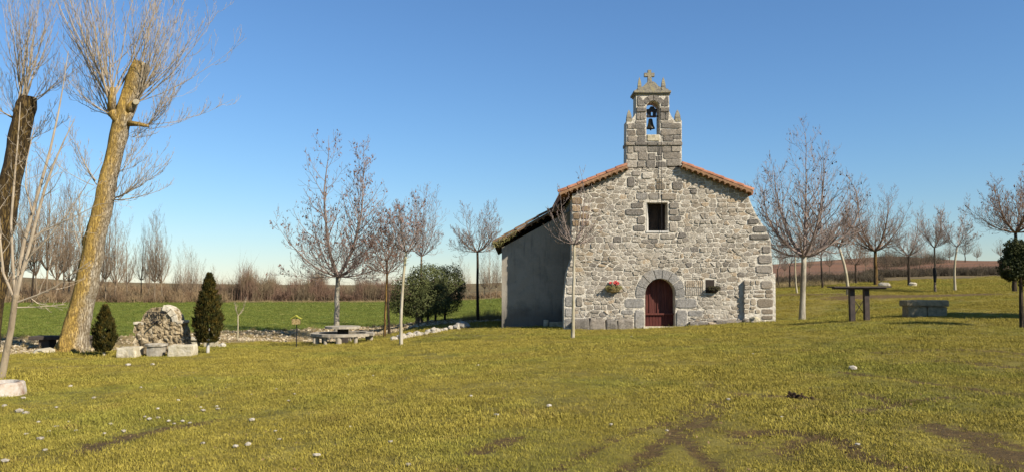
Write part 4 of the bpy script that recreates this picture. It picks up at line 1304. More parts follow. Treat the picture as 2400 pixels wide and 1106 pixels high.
def shoots(m, rnd, p, n, dirs, Lr, r, tips, cfg=SH, bend=0.5):
    for k in range(n):
        dx, dy, dz = rnd.choice(dirs)
        d = Vector((dx + rnd.gauss(0, .16), dy + rnd.gauss(0, .3), dz + rnd.gauss(0, .12))).normalized()
        L = rnd.uniform(*Lr)
        o = p + Vector((rnd.uniform(-.12,.12), rnd.uniform(-.15,.15), rnd.uniform(-.1,.1)))
        end = o + (d*(1-bend*0.5) + UP*bend*0.5).normalized()*L
        q = bez(o, o + d*L*0.42, end, 8, rnd, 0.01)
        r1 = r*rnd.uniform(0.6, 1.25)
        rr = [max(r1*(1 - j/8.8), 0.005) for j in range(9)]
        m.tube(q, rr, 5, False)
        tips.append((q[-1], q[-2]))
        sub_branches(m, rnd, q, rr, L, 0, cfg, tips)
rnd = random.Random(41)
YP = 29.0
b = stand(174, YP)
pop = thing('pollard_poplar', b, 'tall leaning pollarded poplar with yellow lichen on its bark', 'tree')
m = MB(); trunk_from_px(m, [(166,840,108),(170,822,84),(175,795,66),(186,745,56),(198,690,51),(221,570,46),(245,460,42),(270,350,39),(292,270,43),(300,250,43),(312,205,43),(326,160,40),(330,146,33)], YP, 44, rnd=rnd)
m.build('trunk', M['poplar_bark'], pop, b, smooth=True)
m = MB()
for (x, y, w0, x2, y2, w1) in ((290,300,24,262,262,22),(262,262,22,266,205,13),(300,262,26,318,240,15),(302,290,14,348,296,7)):
    p, q = W(x, y, YP-0.1), W(x2, y2, YP-0.25); m.tube([p, p.lerp(q, .5) + Vector((0,-.03,.02)), q], [w0/2*YP/FPX, (w0+w1)/4*YP/FPX, w1/2*YP/FPX], 9)
m.build('stub_limb', M['poplar_bark'], pop, b, smooth=True)
for (x, y, r) in ((319,240,7.5),):
    c = W(x, y, YP - 0.42 if y > 300 else YP-0.35); m = MB(); m.tube([c, c + Vector((0.01,-0.05,0.0))], [r*YP/FPX, r*0.85*YP/FPX], 10); m.build('cut_scar', M['birch_bark'], pop, b)
m = MB(); tips = []
for (x, y, n, dirs, Lr, r) in ((264,235,17,[(-.1,0,1),(.15,0,1),(-.4,0,1),(.35,0,1),(-.05,.2,1),(-.65,0,1)],(3.8,6.2),0.034),
                               (262,268,9,[(-.9,0,.6),(-.7,0,.9),(-.5,0,1),(-1,0,.3)],(2.2,4.2),0.022),
                               (318,235,13,[(.5,0,1),(.8,0,.7),(.3,0,1),(.9,0,.45),(.7,0,1)],(3.0,4.8),0.026),
                               (345,294,8,[(.8,0,.9),(.6,0,1),(.9,0,.3),(1,0,-.1),(.7,0,.8)],(1.8,3.4),0.018),
                               (325,170,5,[(.2,0,1),(.5,0,1),(-.1,0,1)],(2.4,3.8),0.022),
                               (284,400,4,[(.9,0,.7),(1,0,.3),(.7,0,1)],(1.2,2.2),0.014),
                               (270,468,7,[(1,0,.6),(.9,0,.35),(.8,0,.9),(1,0,.15)],(1.5,2.8),0.022),
                               (228,430,4,[(-.8,0,1),(-.5,0,1),(-1,0,.4)],(1.8,2.8),0.020),
                               (196,575,4,[(-.35,0,1),(-.55,0,1),(-.2,0,1)],(1.4,2.4),0.024),
                               (300,320,4,[(.9,0,.2),(1,0,-.3),(.8,0,.5)],(1.0,1.8),0.012)):
    shoots(m, rnd, W(x, y, YP-0.05), n, dirs, Lr, r, tips)
m.build('crown', M['twig_pale'], pop, b)

YQ = 30.5
b = stand(-32, YQ)
pop2 = thing('pollard_poplar', b, 'dark-barked pollarded poplar cut off by the left edge', 'tree')
m = MB(); trunk_from_px(m, [(-40,840,80),(-36,810,66),(-26,740,58),(-12,640,52),(4,540,50),(22,440,49),(38,360,47),(52,300,46),(62,250,46),(66,226,36)], YQ, 40, rnd=rnd)
m.build('trunk', M['dark_poplar_bark'], pop2, b, smooth=True)
m = MB(); tips = []
for (x, y, n, dirs, Lr, r) in ((50,235,12,[(0,0,1),(.15,0,1),(-.2,0,1),(.3,0,1)],(3.4,5.2),0.034),
                               (72,240,5,[(.6,0,1),(.8,0,.6),(.4,0,1)],(2.0,3.4),0.022),
                               (38,280,6,[(-.6,0,.9),(-.9,0,.4),(-.3,0,1)],(2.0,3.4),0.022),
                               (66,330,4,[(.8,0,.4),(.9,0,.8)],(1.2,2.2),0.014)):
    shoots(m, rnd, W(x, y, YQ-0.05), n, dirs, Lr, r, tips)
m.build('crown', M['twig_pale'], pop2, b)

YT = 18.0
b = stand(4, YT)
ash = thing('many_stemmed_tree', b, 'slender pale many-stemmed tree leaning in at the left edge', 'tree')
m = MB()
trunk_from_px(m, [(-2,902,22),(2,888,18),(14,830,15.5),(26,770,14),(33,720,13.5),(38,690,15)], YT, 10)
m.build('trunk', M['ash_bark'], ash, b, smooth=True)
m = MB(); tips = []
YS = dict(CFG, n=[10, 4, 2], ratio=0.5, ang=(35, 65), up=0.25, rmin=0.004, rmax=[0.012, 0.007, 0.005])
for pl in ([(38,690,14),(44,640,12),(56,570,11),(76,500,10),(96,430,9),(118,350,7),(136,270,5),(150,190,3),(160,120,2)],
           [(39,690,12),(48,650,11),(66,590,10),(84,520,9),(106,440,8),(124,390,6),(150,330,4),(175,280,2)],
           [(36,695,9),(30,620,8),(26,520,7),(34,420,6),(42,330,4),(48,240,2)],
           [(34,700,8),(8,640,7),(0,560,6),(-8,470,4),(-10,380,2)],
           [(41,708,6),(90,690,5),(130,672,4),(170,640,3),(215,610,2)],
           [(40,720,4),(80,719,3),(115,717,2.5),(150,712,2)],
           [(48,650,6),(70,600,5),(110,560,4),(160,500,3),(205,430,2),(240,380,1.5)],
           [(62,580,5),(100,540,4),(150,520,3),(230,480,2),(290,470,1.5)],
           [(76,500,4),(60,440,4),(62,380,3),(80,300,2)]):
    yy = YT + rnd.uniform(-0.3, 0.3)
    pts = [W(x, y, YT + (yy-YT)*i/len(pl)) for i, (x, y, w) in enumerate(pl)]
    rads = [w*0.78/2*YT/FPX for x, y, w in pl]
    m.tube(pts, rads, 7, False)
    L = sum((pts[i+1]-pts[i]).length for i in range(len(pts)-1))
    sub_branches(m, rnd, pts, rads, min(L, 2.4), 0, YS, tips)
m.build('crown', M['twig_pale'], ash, b)

# far poplars: three shapes, copied
def template(seed, h, w, fork, n, cfg, amax, bark, twig):
    rnd = random.Random(seed)
    t = thing('far_poplar', (0, 0, 0), None, 'tree')
    f = Vector((rnd.uniform(-.2,.2), rnd.uniform(-.2,.2), fork))
    m = MB(); m.tube([Vector((0,0,-0.3)), Vector((0,0,0.2)), f*0.5 + Vector((0.08,0,0)), f], [0.15, 0.115, 0.10, 0.085], 8); m.build('trunk', M[bark], t, (0,0,0), smooth=True)
    m = MB(); tips = []
    limbs_from(m, rnd, f, h-fork, w, n, cfg, 0.10, tips, 3, amax, leaders=((rnd.uniform(-.3,.3), 0, (h-fork)*0.96, 0.8, 0),))
    m.build('crown', M[twig], t, (0,0,0))
    return t
FARC = dict(CFG, n=[10, 6, 2], rmin=0.008, rmax=[0.026, 0.016, 0.010], ang=(22, 45), up=0.42, t0=0.1)
TPL = [template(61, 10, 2.0, 2.2, 9, FARC, 46, 'grey_bark', 'twig_far'), template(62, 10, 1.5, 1.6, 8, FARC, 36, 'grey_bark', 'twig_far'), template(63, 10, 2.6, 2.8, 10, FARC, 58, 'dark_bark', 'twig_far')]
used_t = [False]*3
def far_tree(k, px, Y, top_py, rz, label, group=None, wid=1.0, lean=0.0):
    if used_t[k]: o = copy_tree(TPL[k])
    else: o = TPL[k]; used_t[k] = True
    p = stand(px, Y)
    h = W(px, top_py, Y).z - p.z
    s = h/10.0
    o.location = p; o.rotation_euler = (0, lean, rz); o.scale = (s*wid, s*wid, s)
    o['label'] = label
    if group: o['group'] = group
    elif 'group' in o.keys(): del o['group']
    return o
LG = 'row of poplars beyond the green field'
LL = 'tall bare poplar in the row beyond the green field at left'
ORD = ['first','second','third','fourth','fifth','sixth','seventh','eighth','ninth','tenth','eleventh','twelfth','thirteenth','fourteenth','fifteenth','sixteenth','seventeenth','eighteenth']
for i, (px, Y, top, k, wid, lean) in enumerate(sorted([(18,113,430,1,.7,0),(74,112,372,2,.62,-.03),(90,114,420,0,.65,.12),(108,116,372,0,.7,.02),(128,120,400,1,.75,.02),(162,122,440,1,.7,0),(205,118,470,0,.62,0),
        (232,126,500,1,.7,.03),(247,117,470,0,.66,-.02),(272,116,462,1,.85,0),(330,118,530,2,.65,.02),(346,124,540,1,.65,-.02),(362,115,492,0,.8,.04),(382,116,505,0,.75,.10),(190,132,480,1,.8,0),(48,130,440,0,.8,0),(148,134,430,0,.8,0),(300,136,520,1,.8,0)])):
    LL = ORD[i] + ' from the left of the tall bare poplars beyond the green field'
    far_tree(k, px, Y, top, i*1.3, LL, LG, wid, lean)
SG = 'small far poplars left of the hedgerow'
for i, (px, Y, top, k) in enumerate(sorted([(412,120,585,1),(428,118,575,1),(446,122,590,0),(462,124,600,1),(480,126,612,1),(500,128,622,0),(540,126,655,1),(1136,118,590,0),(1150,117,575,1),(1163,118,585,0),(575,128,620,1),(1080,130,600,0),(1060,134,612,1),(1100,128,620,1)])):
    if px < 600: far_tree(k, px, Y, top, i*0.9, ORD[i] + ' from the left of the slight far poplars beside the brown hedgerow', SG, 0.8)
    else: far_tree(k, px, Y, top, i*0.9, ORD[i-8] + ' from the left of the far bare trees before the annex', 'far trees left of the annex', 0.8)
for i, (px, Y, top, k, wid) in enumerate(sorted([(2150,200,560,2,1.3),(2262,210,548,2,1.6),(2225,205,560,0,1.5),(2290,215,570,0,1.5),(2345,200,560,2,1.4),(2170,210,575,0,1.4),(2085,130,560,0,.9),(2030,125,545,1,.9),(1945,130,570,0,1),(1898,125,575,0,1),(1838,120,570,1,1)])):
    far_tree(k, px, Y, top, i*0.7, ORD[i] + ' from the left of the distant bare trees on the right rise', 'distant trees on the right rise', wid)

# evergreens built of many small leaves over a few inner limbs
def leafy(m, rnd, blobs, n, size, inner=0.55):
    tot = sum(r[0]*r[1]*r[2] for c, r in blobs)
    for c, r in blobs:
        for _ in range(int(n*r[0]*r[1]*r[2]/tot)):
            d = Vector((rnd.gauss(0,1), rnd.gauss(0,1), rnd.gauss(0,1))).normalized()
            k = rnd.uniform(inner, 1.0)**0.6
            bump = 1 + 0.22*mnoise.noise(d*2.6 + c) + 0.10*mnoise.noise(d*7 + c)
            p = c + Vector((d.x*r[0], d.y*r[1], d.z*r[2]))*k*bump
            if mnoise.noise(p*3.2) < -0.30: continue
            s = size*rnd.uniform(0.6, 1.3)
            nrm = (d + Vector((rnd.gauss(0,.6), rnd.gauss(0,.6), rnd.gauss(0,.6)+.3))).normalized()
            a = nrm.orthogonal().normalized(); a = (a*math.cos(_) + nrm.cross(a)*math.sin(_)); bb = nrm.cross(a)
            m.add([p - a*s, p - bb*s*0.45 + nrm*s*.1, p + a*s, p + bb*s*0.45 + nrm*s*.1], [(0,1,2,3)])
def evergreen(name, label, px, Y, blobs_px, stems_px, n, size, mat, bark, seed, group=None):
    rnd = random.Random(seed)
    b = stand(px, Y); ppm = FPX/Y
    t = thing(name, b, label, 'tree' if 'tree' in name else 'bush', group)
    blobs = [(W(x, y, Y + dy), (rx/ppm, ry/ppm, rz/ppm)) for (x, y, dy, rx, ry, rz) in blobs_px]
    m = MB()
    for (x0, x1, y1, w) in stems_px:
        p = stand(x0, Y + rnd.uniform(-.25, .25)); q = W(x1, y1, Y)
        m.tube([p - Vector((0,0,.1)), p.lerp(q, .5) + Vector((rnd.uniform(-.05,.05), 0, 0)), q], [w/2/ppm*1.2, w/2/ppm, w/2/ppm*0.7], 7)
        for c, r in blobs:
            for _ in range(5):
                e = c + Vector((rnd.gauss(0,.4)*r[0], rnd.gauss(0,.4)*r[1], rnd.gauss(0,.4)*r[2]))
                m.tube([q, q.lerp(e, .5), e], [w/2/ppm*.4, w/2/ppm*.25, 0.008], 4, False)
    m.build('trunk', M[bark], t, b)
    m = MB(); leafy(m, rnd, blobs, n, size)
    m.build('crown', M[mat], t, b)
    return t
evergreen('evergreen_bush', 'rounded dark evergreen bush on short stems left of its twin', 985, 40, [(966,688,0,54,46,48),(1000,660,.2,50,46,44),(1010,702,-.3,50,46,40),(945,712,0,36,34,28),(985,724,-.2,48,40,22)],
          [(978,978,700,9),(1003,1000,705,6),(990,985,710,5)], 21000, 0.048, 'oak_leaf', 'grey_bark', 71)
evergreen('evergreen_bush', 'rounded dark evergreen bush nearest the annex', 1040, 43, [(1048,672,.4,44,42,52),(1062,652,.4,28,32,36),(1040,704,.2,44,40,36),(1075,672,.4,18,22,30),(1022,652,.3,36,36,34)],
          [(1020,1022,700,5),(1042,1044,700,5)], 12000, 0.05, 'oak_leaf', 'dark_bark', 72)
evergreen('evergreen_tree', 'young dark evergreen tree at the right edge', 2395, 22, [(2392,600,0,36,36,34),(2372,625,0,30,30,32),(2410,640,0,34,34,34),(2380,580,0,24,24,22),(2425,600,0,30,34,40),(2368,645,0,18,20,16)],
          [(2395,2392,640,9)], 15000, 0.036, 'green_leaf', 'dark_bark', 73)
pr = Vector((18.3, 23.6, 0)); ppx = CX + pr.x/pr.y*FPX
evergreen('evergreen_tree', 'full evergreen tree standing out of view to the right', ppx, 23.6, [(ppx,500,0,110,110,85),(ppx-40,440,0,80,80,60),(ppx+60,460,0,80,90,60)], [(ppx,ppx,560,16)], 22000, 0.085, 'green_leaf', 'dark_bark', 74)

def cypress(label, px, Y, top_py, bot_py, wpx, n, seed, white_foot):
    rnd = random.Random(seed)
    b = stand(px, Y); ppm = FPX/Y
    t = thing('cypress', b, label, 'tree')
    zt, zb = W(px, top_py, Y).z, W(px, bot_py, Y).z
    m = MB(); m.tube([b - Vector((0,0,.1)), b.lerp(Vector((b.x, b.y, zb+.3)), .6), Vector((b.x, b.y, zb+0.5))], [0.06, 0.05, 0.04], 8)
    m.build('trunk', M['white_paint' if white_foot else 'birch_bark'], t, b)
    m = MB()
    Hh = zt - zb; R = wpx/2/ppm
    for _ in range(n):
        s = rnd.random()**1.15
        z = zb + Hh*s
        prof = (0.55 + 1.9*s if s < 0.24 else 1.0 - ((s-0.24)/0.76)**1.7*0.97)
        az = rnd.uniform(0, 6.283)
        k = rnd.uniform(0.55, 1.0)**0.5
        lump = rnd.choice((1, 1, 1, 1.12)) + 0.4*mnoise.noise(Vector((math.cos(az)*2.2, math.sin(az)*2.2, z*3.2 + seed)))
        rr = R*prof*k*lump
        p = Vector((b.x + math.cos(az)*rr, b.y + math.sin(az)*rr, z))
        if mnoise.noise(p*6.0) < -0.25: continue
        o = Vector((math.cos(az), math.sin(az), 0))
        d = (UP*rnd.uniform(.6, 1.4) + o*rnd.uniform(.2, .9) + Vector((rnd.gauss(0,.25), rnd.gauss(0,.25), 0))).normalized()*rnd.uniform(0.07, 0.15)
        w = d.cross(o + Vector((rnd.gauss(0,.5), rnd.gauss(0,.5), 0)))
        if w.length < 1e-5: continue
        w = w.normalized()*0.022
        m.add([p - d*.2, p + d*.4 + w, p + d, p + d*.4 - w], [(0,1,2,3)])
    m.build('crown', M['cypress_leaf'], t, b)
cypress('small conical cypress between the poplar trunk and the fountain', 243, 27, 718, 822, 48, 5200, 81, False)
cypress('tall conical cypress with whitewashed foot right of the fountain', 487, 27.3, 642, 802, 60, 8200, 82, True)

# ------------------------------------------------------------------ hedges, scrub and grass (uncountable)
def brush(name, mat, spots, seed, per=60, blade=0.03):
    rnd = random.Random(seed); m = MB()
    xs = [s[0] for s in spots]; ys = [s[1] for s in spots]; hs = height(xs, ys)
    for (x, y, r, h), z in zip(spots, hs):
        for _ in range(per):
            az = rnd.uniform(0, 6.283); a = abs(rnd.gauss(0, .55))
            o = Vector((x + rnd.gauss(0, .35)*r, y + rnd.gauss(0, .35)*r, z - 0.05))
            L = h*rnd.uniform(0.45, 1.08)
            e = o + Vector((math.cos(az)*math.sin(a)*r, math.sin(az)*math.sin(a)*r, 0)) + UP*L*math.cos(a*0.8)
            mid_ = o.lerp(e, .5) + Vector((rnd.gauss(0,.1), rnd.gauss(0,.1), 0))*r*0.6
            s = Vector((math.cos(az+1.57), math.sin(az+1.57)*0.3, 0))*blade*rnd.uniform(0.5, 1.2)
            m.add([o - s, o + s, mid_ + s*.7, mid_ - s*.7, e], [(0,1,2,3), (3,2,4)])
            for q in range(2):
                f = mid_.lerp(e, rnd.random()); g = f + Vector((rnd.gauss(0,.4)*r, rnd.gauss(0,.4)*r, abs(rnd.gauss(0,.25))*h))
                m.add([f - s*.5, f + s*.5, g], [(0,1,2)])
    o = m.build(name, M[mat], None, (0, 0, 0))
    tag(o, kind='stuff')
    return o
rnd = random.Random(90)
sp = []
for i in range(190):
    px = rnd.uniform(515, 930); Y = rnd.uniform(121, 130)
    hpx = 42 + 18*math.sin(px*0.045) + 13*math.sin(px*0.11+1) + 9*math.sin(px*0.23) - (10 if px > 700 else 0)
    sp.append(((px-CX)/FPX*Y, Y, 1.7, max(1.2, hpx/FPX*Y*rnd.uniform(0.7, 1.12))))
tag(brush('hedgerow', 'twig_red', sp, 91, 110, 0.045), 'dense reddish-brown leafless hedgerow across the far edge of the green field', 'hedgerow')
sp = []
for i in range(260):
    px = rnd.uniform(-150, 530); Y = rnd.uniform(112, 126); sp.append(((px-CX)/FPX*Y, Y, 1.3, rnd.uniform(0.5, 1.9)))
for i in range(60):
    px = rnd.uniform(930, 1180); Y = rnd.uniform(118, 126); sp.append(((px-CX)/FPX*Y, Y, 1.2, rnd.uniform(0.4, 1.1)))
for i in range(120):
    px = rnd.uniform(-300, 500); Y = rnd.uniform(128, 200); sp.append(((px-CX)/FPX*Y, Y, 2.2, rnd.uniform(0.8, 2.4)))
tag(brush('scrub', 'scrub', sp, 92, 46, 0.05), 'low brown scrub under the far poplars at left', 'scrub')
sp = []
for i in range(170):
    px = rnd.uniform(2020, 2420); Y = rnd.uniform(82, 92); sp.append(((px-CX)/FPX*Y, Y, 0.9, rnd.uniform(0.45, 1.1)))
for i in range(170):
    px = rnd.uniform(1810, 2060); Y = rnd.uniform(64, 92); sp.append(((px-CX)/FPX*Y, Y, 0.9, rnd.uniform(0.3, 0.9)))
for i in range(60):
    px = rnd.uniform(2060, 2210); Y = rnd.uniform(180, 260); sp.append(((px-CX)/FPX*Y, Y, 3, rnd.uniform(1.0, 3.4)))
tag(brush('bank_scrub', 'bank_scrub', sp, 93, 60, 0.03), 'grey-brown scrub along the bank below the ploughed field at right', 'scrub')
sp = []
for i in range(420):
    px = rnd.uniform(-200, 1185); Y = rnd.uniform(114, 118.5); sp.append(((px-CX)/FPX*Y, Y, 0.8, rnd.uniform(0.2, 0.5)))
for i in range(160):
    px = rnd.uniform(1810, 2000); Y = rnd.uniform(60, 70); sp.append(((px-CX)/FPX*Y, Y, 0.5, rnd.uniform(0.2, 0.5)))
for i in range(50):
    px = rnd.uniform(1090, 1175); Y = rnd.uniform(43, 45.5); sp.append(((px-CX)/FPX*Y, Y, 0.4, rnd.uniform(0.3, 0.7)))
for i in range(620):
    x = rnd.uniform(-24, 1.5); bn, bf = float(np.interp(x, BX, BN)), float(np.interp(x, BX, BF)); sp.append((x, bn + (bf-bn)*rnd.random(), 0.16, rnd.uniform(0.08, 0.26)))
tag(brush('dry_grass', 'straw', sp, 94, 26, 0.012), 'pale dry grass fringing the green field and the scrub', 'grass')

# rubble in the ditch and along the bank
m = MB(); rnd = random.Random(95)
unit = []
for s in range(6):
    u = rock((0,0,0), (1, 0.8, 0.6), s + 0.5, 1, 0.35); unit.append((u.v, u.f))
xs, ys = [], []
for i in range(9000):
    x = rnd.uniform(-24, 1.5); bn, bf = float(np.interp(x, BX, BN)), float(np.interp(x, BX, BF))
    t = rnd.random(); xs.append(x); ys.append(bn + (bf-bn)*(t if rnd.random() < .6 else t*0.55))
for x, y, z in zip(xs, ys, height(xs, ys)):
    if mnoise.noise(Vector((x*0.35, y*0.6, 3))) < -0.18: continue
    v, f = rnd.choice(unit); s = rnd.uniform(0.03, 0.085)*(1.9 if rnd.random() < .08 else 1); a = rnd.uniform(0, 6.28)
    ca, sa = math.cos(a)*s, math.sin(a)*s
    m.add([(x + p[0]*ca - p[1]*sa, y + p[0]*sa + p[1]*ca, z + s*0.3 + p[2]*s) for p in v], f)
tag(m.build('bank_rubble', M['rubble'], None, (0,0,0)), 'loose pale rubble lying along the ditch beside the green field', 'rubble', kind='stuff')

# ------------------------------------------------------------------ the fountain
YW = 27.4
fb = stand(372, YW)
fo = thing('fountain', fb, 'rough stone fountain with round head, stepped shoulders and black lettering', 'fountain')
def FW(px, py, Y=YW):
    p = W(px, py, Y); return (p.x, p.z)
shape_lo = [(313,842),(430,842),(432,806),(428,790),(424,770),(424,753),(312,756),(316,790),(311,806)]
shape_hi = [(327,755),(418,752),(416,742),(411,732),(402,724),(392,720),(376,719),(356,721),(343,727),(334,738)]
def rough_prism(poly, y0, y1, seed, jit, grid=0.11):
    """a cobbled-up masonry body: front face cut into a fine dented skin"""
    xs = [p[0] for p in poly]; zs = [p[1] for p in poly]
    bm = bmesh.new()
    vs = [bm.verts.new((p[0], y0, p[1])) for p in poly]
    f = bm.faces.new(vs)
    ext = bmesh.ops.extrude_face_region(bm, geom=[f])
    bmesh.ops.translate(bm, verts=[v for v in ext['geom'] if isinstance(v, bmesh.types.BMVert)], vec=(0, y1-y0, 0))
    bmesh.ops.triangulate(bm, faces=bm.faces)
    for _ in range(5):
        e = [e for e in bm.edges if e.calc_length() > grid]
        if not e: break
        bmesh.ops.subdivide_edges(bm, edges=e, cuts=1)
        bmesh.ops.triangulate(bm, faces=bm.faces)
    bmesh.ops.recalc_face_normals(bm, faces=bm.faces)
    for v in bm.verts:
        c = mnoise.voronoi(v.co*4.2 + Vector((seed,0,0)))[0]
        k = min(c[1]-c[0], 0.35)
        v.co += v.normal*(k*jit*1.6 - jit*0.3) + mnoise.noise_vector(v.co*7 + Vector((seed,0,0)))*jit*0.35
    mb = MB(); bm.verts.index_update()
    mb.add([v.co for v in bm.verts], [tuple(v.index for v in f.verts) for f in bm.faces]); bm.free()
    return mb
rough_prism([FW(*p) for p in ccw([(x, -y) for x, y in shape_lo]) for p in [(p[0], -p[1])]], YW, YW+0.62, 3, 0.13, 0.075).build('fountain_wall', M['fountain_rock'], fo, fb)
rough_prism([FW(*p) for p in ccw([(x, -y) for x, y in shape_hi]) for p in [(p[0], -p[1])]], YW+0.05, YW+0.50, 6, 0.045).build('fountain_head', M['fountain_rock'], fo, fb)
for k, (a0, a1) in enumerate(((76, 52), (50, 30), (28, 6))):      # pale capping stones on the right of the head
    g = [FW(*p) for p in circ_px(372, 758, 33, a0, a1, 3) + circ_px(373, 758, 45, a1, a0, 3)]
    rough_prism(ccw(g), YW-0.03, YW+0.54, 12+k, 0.03).build('capping_stone', M['fountain_cap'], fo, fb)
A, B = FW(414, 757), FW(427, 751); rough_box(A[0], B[0], YW-0.03, YW+0.64, A[1], B[1], 0.02, 0.012, 1, 2).build('shoulder_stone', M['fountain_cap'], fo, fb)
A, B = FW(312, 760), FW(336, 754); rough_box(A[0], B[0], YW-0.02, YW+0.64, A[1], B[1], 0.02, 0.012, 1, 5).build('shoulder_stone', M['fountain_cap'], fo, fb)
sp0 = W(366, 754, YW-0.0); m = MB(); m.tube([sp0 + Vector((0,.1,0)), sp0 + Vector((0,-.28,-.01)), sp0 + Vector((0,-.32,-.05))], [0.022, 0.022, 0.02], 8)
m.build('spout', M['iron'], fo, fb)
def letters(txt, px, py, hpx, Y, parent, origin, mat, wide=1.0):
    cu = bpy.data.curves.new('lettering', 'FONT'); cu.body = txt; cu.align_x = 'CENTER'; cu.extrude = 0.02; cu.offset = 0.03
    cu.size = 1.0
    o = bpy.data.objects.new('lettering', cu); COL.objects.link(o)
    bpy.context.view_layer.update()
    me = bpy.data.meshes.new_from_object(o.evaluated_get(bpy.context.evaluated_depsgraph_get()))
    bpy.data.objects.remove(o)
    s = hpx*Y/FPX/0.70; c = W(px, py, Y)
    mb = MB(); mb.add([(c.x + v.co.x*s*wide, Y + v.co.z*s - 0.02, c.z + v.co.y*s) for v in me.vertices], [tuple(p.vertices) for p in me.polygons])
    return mb.build('lettering', M[mat], parent, origin)
for (t_, x, y, h_, w_) in (('FUENTE', 366, 739, 9, 0.92), ('DEL', 363, 748, 7.5, 0.8), ('OLMO', 366, 757.5, 8.5, 0.72)):
    o_ = letters(t_, x, y, h_, YW-0.015, fo, fb, 'iron', w_)
# basin and the two seat blocks before it
def block(name, label, x0, y0, x1, y1, Yf, depth, mat, seed, cat, bev=0.05, jit=0.045):
    A, B = W(x0, y1, Yf), W(x1, y0, Yf)
    g = H((A.x+B.x)/2, Yf + depth/2)
    m = rough_box(A.x, B.x, Yf, Yf+depth, min(A.z, g)-0.08, B.z, bev, jit, 2, seed)
    o = m.build(name, M[mat], None, Vector(((A.x+B.x)/2, Yf+depth/2, g)))
    return tag(o, label, cat)
block('carved_block', 'oblong stone block left of the fountain basin', 273, 813, 318, 838, 26.35, 0.6, 'limestone', 3, 'seat')
block('carved_block', 'oblong yellowish stone block right of the fountain basin', 391, 808, 449, 834, 26.4, 0.55, 'limestone', 4, 'seat')
c0 = W(358, 838, 26.5); c1 = W(358, 806, 26.5)
bs = thing('fountain_basin', Vector((c0.x, 26.75, H(c0.x, 26.75))), 'worn white tapering stone basin before the fountain', 'basin')
bo = bs.location
m = MB(); K = 16; vs, fs = [], []
Hh = c1.z - c0.z
for r, t in ((0.24,-0.1),(0.26,0.1),(0.28,0.5),(0.29,0.78),(0.335,0.84),(0.34,1.0),(0.27,1.0),(0.25,0.8)):
    for j in range(K):
        a = 2*math.pi*j/K; q = 1 + 0.10*mnoise.noise(Vector((math.cos(a)*1.5, math.sin(a)*1.5, t*2.0)))
        sq = 1/max(abs(math.cos(a)), abs(math.sin(a)))**0.45
        vs.append((bo.x + math.cos(a)*r*q*sq, bo.y + math.sin(a)*r*q*sq*0.9, c0.z + Hh*t))
for i in range(7):
    for j in range(K): fs.append((i*K+j, i*K+(j+1)%K, (i+1)*K+(j+1)%K, (i+1)*K+j))
fs.append(tuple(7*K+j for j in range(K)))
m.add(vs, fs); m.build('bowl', M['pale_rock'], bs, bo, smooth=False)

# slab bench behind the fountain, white stone beside it
def slab_bench(name, label, x0, x1, ytop, Y, depth, th, legs, mat, leg_w, cat='bench'):
    A, B = W(x0, ytop, Y), W(x1, ytop, Y)
    g = H((A.x+B.x)/2, Y)
    t = thing(name, Vector(((A.x+B.x)/2, Y, g)), label, cat); o = t.location
    rough_box(A.x, B.x, Y-depth/2, Y+depth/2, A.z-th, A.z, 0.025, 0.012, 1, int(x0)).build('slab', M[mat], t, o)
    for lx in legs:
        q = W(lx, ytop, Y); gg = H(q.x, Y)
        rough_box(q.x-leg_w/2, q.x+leg_w/2, Y-depth*0.36, Y+depth*0.36, gg-0.1, A.z-th+0.004, 0.025, 0.012, 1, int(lx)).build('leg', M[mat], t, o)
    return t
slab_bench('concrete_bench', 'low pale slab bench half hidden between fountain and tall cypress', 436, 512, 790, 31, 0.5, 0.10, (452, 495), 'limestone', 0.45)
boulder(521, 30.6, (0.16,0.12,0.13), 21, 'whitish stone right of the tall cypress', None, 'pale_rock')
slab_bench('concrete_table', 'dark concrete table in shade behind the poplar trunk', 79, 214, 786, 30.6, 0.7, 0.14, (112, 197), 'dark_concrete', 0.4, 'table')
boulder(104, 28.2, (0.45,0.3,0.16), 23, 'flat pale stone in the grass left of the poplar foot', None, 'limestone', 0.3)

# whitewashed tree ring at the left edge
pc = stand(-6, 15.6)
tr = thing('tree_ring', pc, 'low whitewashed concrete ring with brown soil at the left edge', 'planter')
K = 28
for nm, prof, mk in (('ring', ((0.50,-0.1),(0.48,0.10),(0.45,0.22),(0.42,0.245),(0.37,0.245),(0.35,0.15),(0.35,0.0)), 'worn_white'), ('soil', ((0.352,0.17),(0.2,0.19),(0.0,0.2)), 'soil')):
    m = MB(); vs, fs = [], []
    for r, zz in prof:
        for j in range(K):
            a = 2*math.pi*j/K; q = 1 + 0.03*mnoise.noise(Vector((math.cos(a)*3, math.sin(a)*3, zz*5)))
            vs.append((pc.x + math.cos(a)*r*q, pc.y + math.sin(a)*r*q, pc.z + zz + 0.02*mnoise.noise(Vector((math.cos(a)*2, math.sin(a)*2, 9)))))
    for i in range(len(prof)-1):
        for j in range(K): fs.append((i*K+j, i*K+(j+1)%K, (i+1)*K+(j+1)%K, (i+1)*K+j))
    m.add(vs, fs); m.build(nm, M[mk], tr, pc, fixn=True)

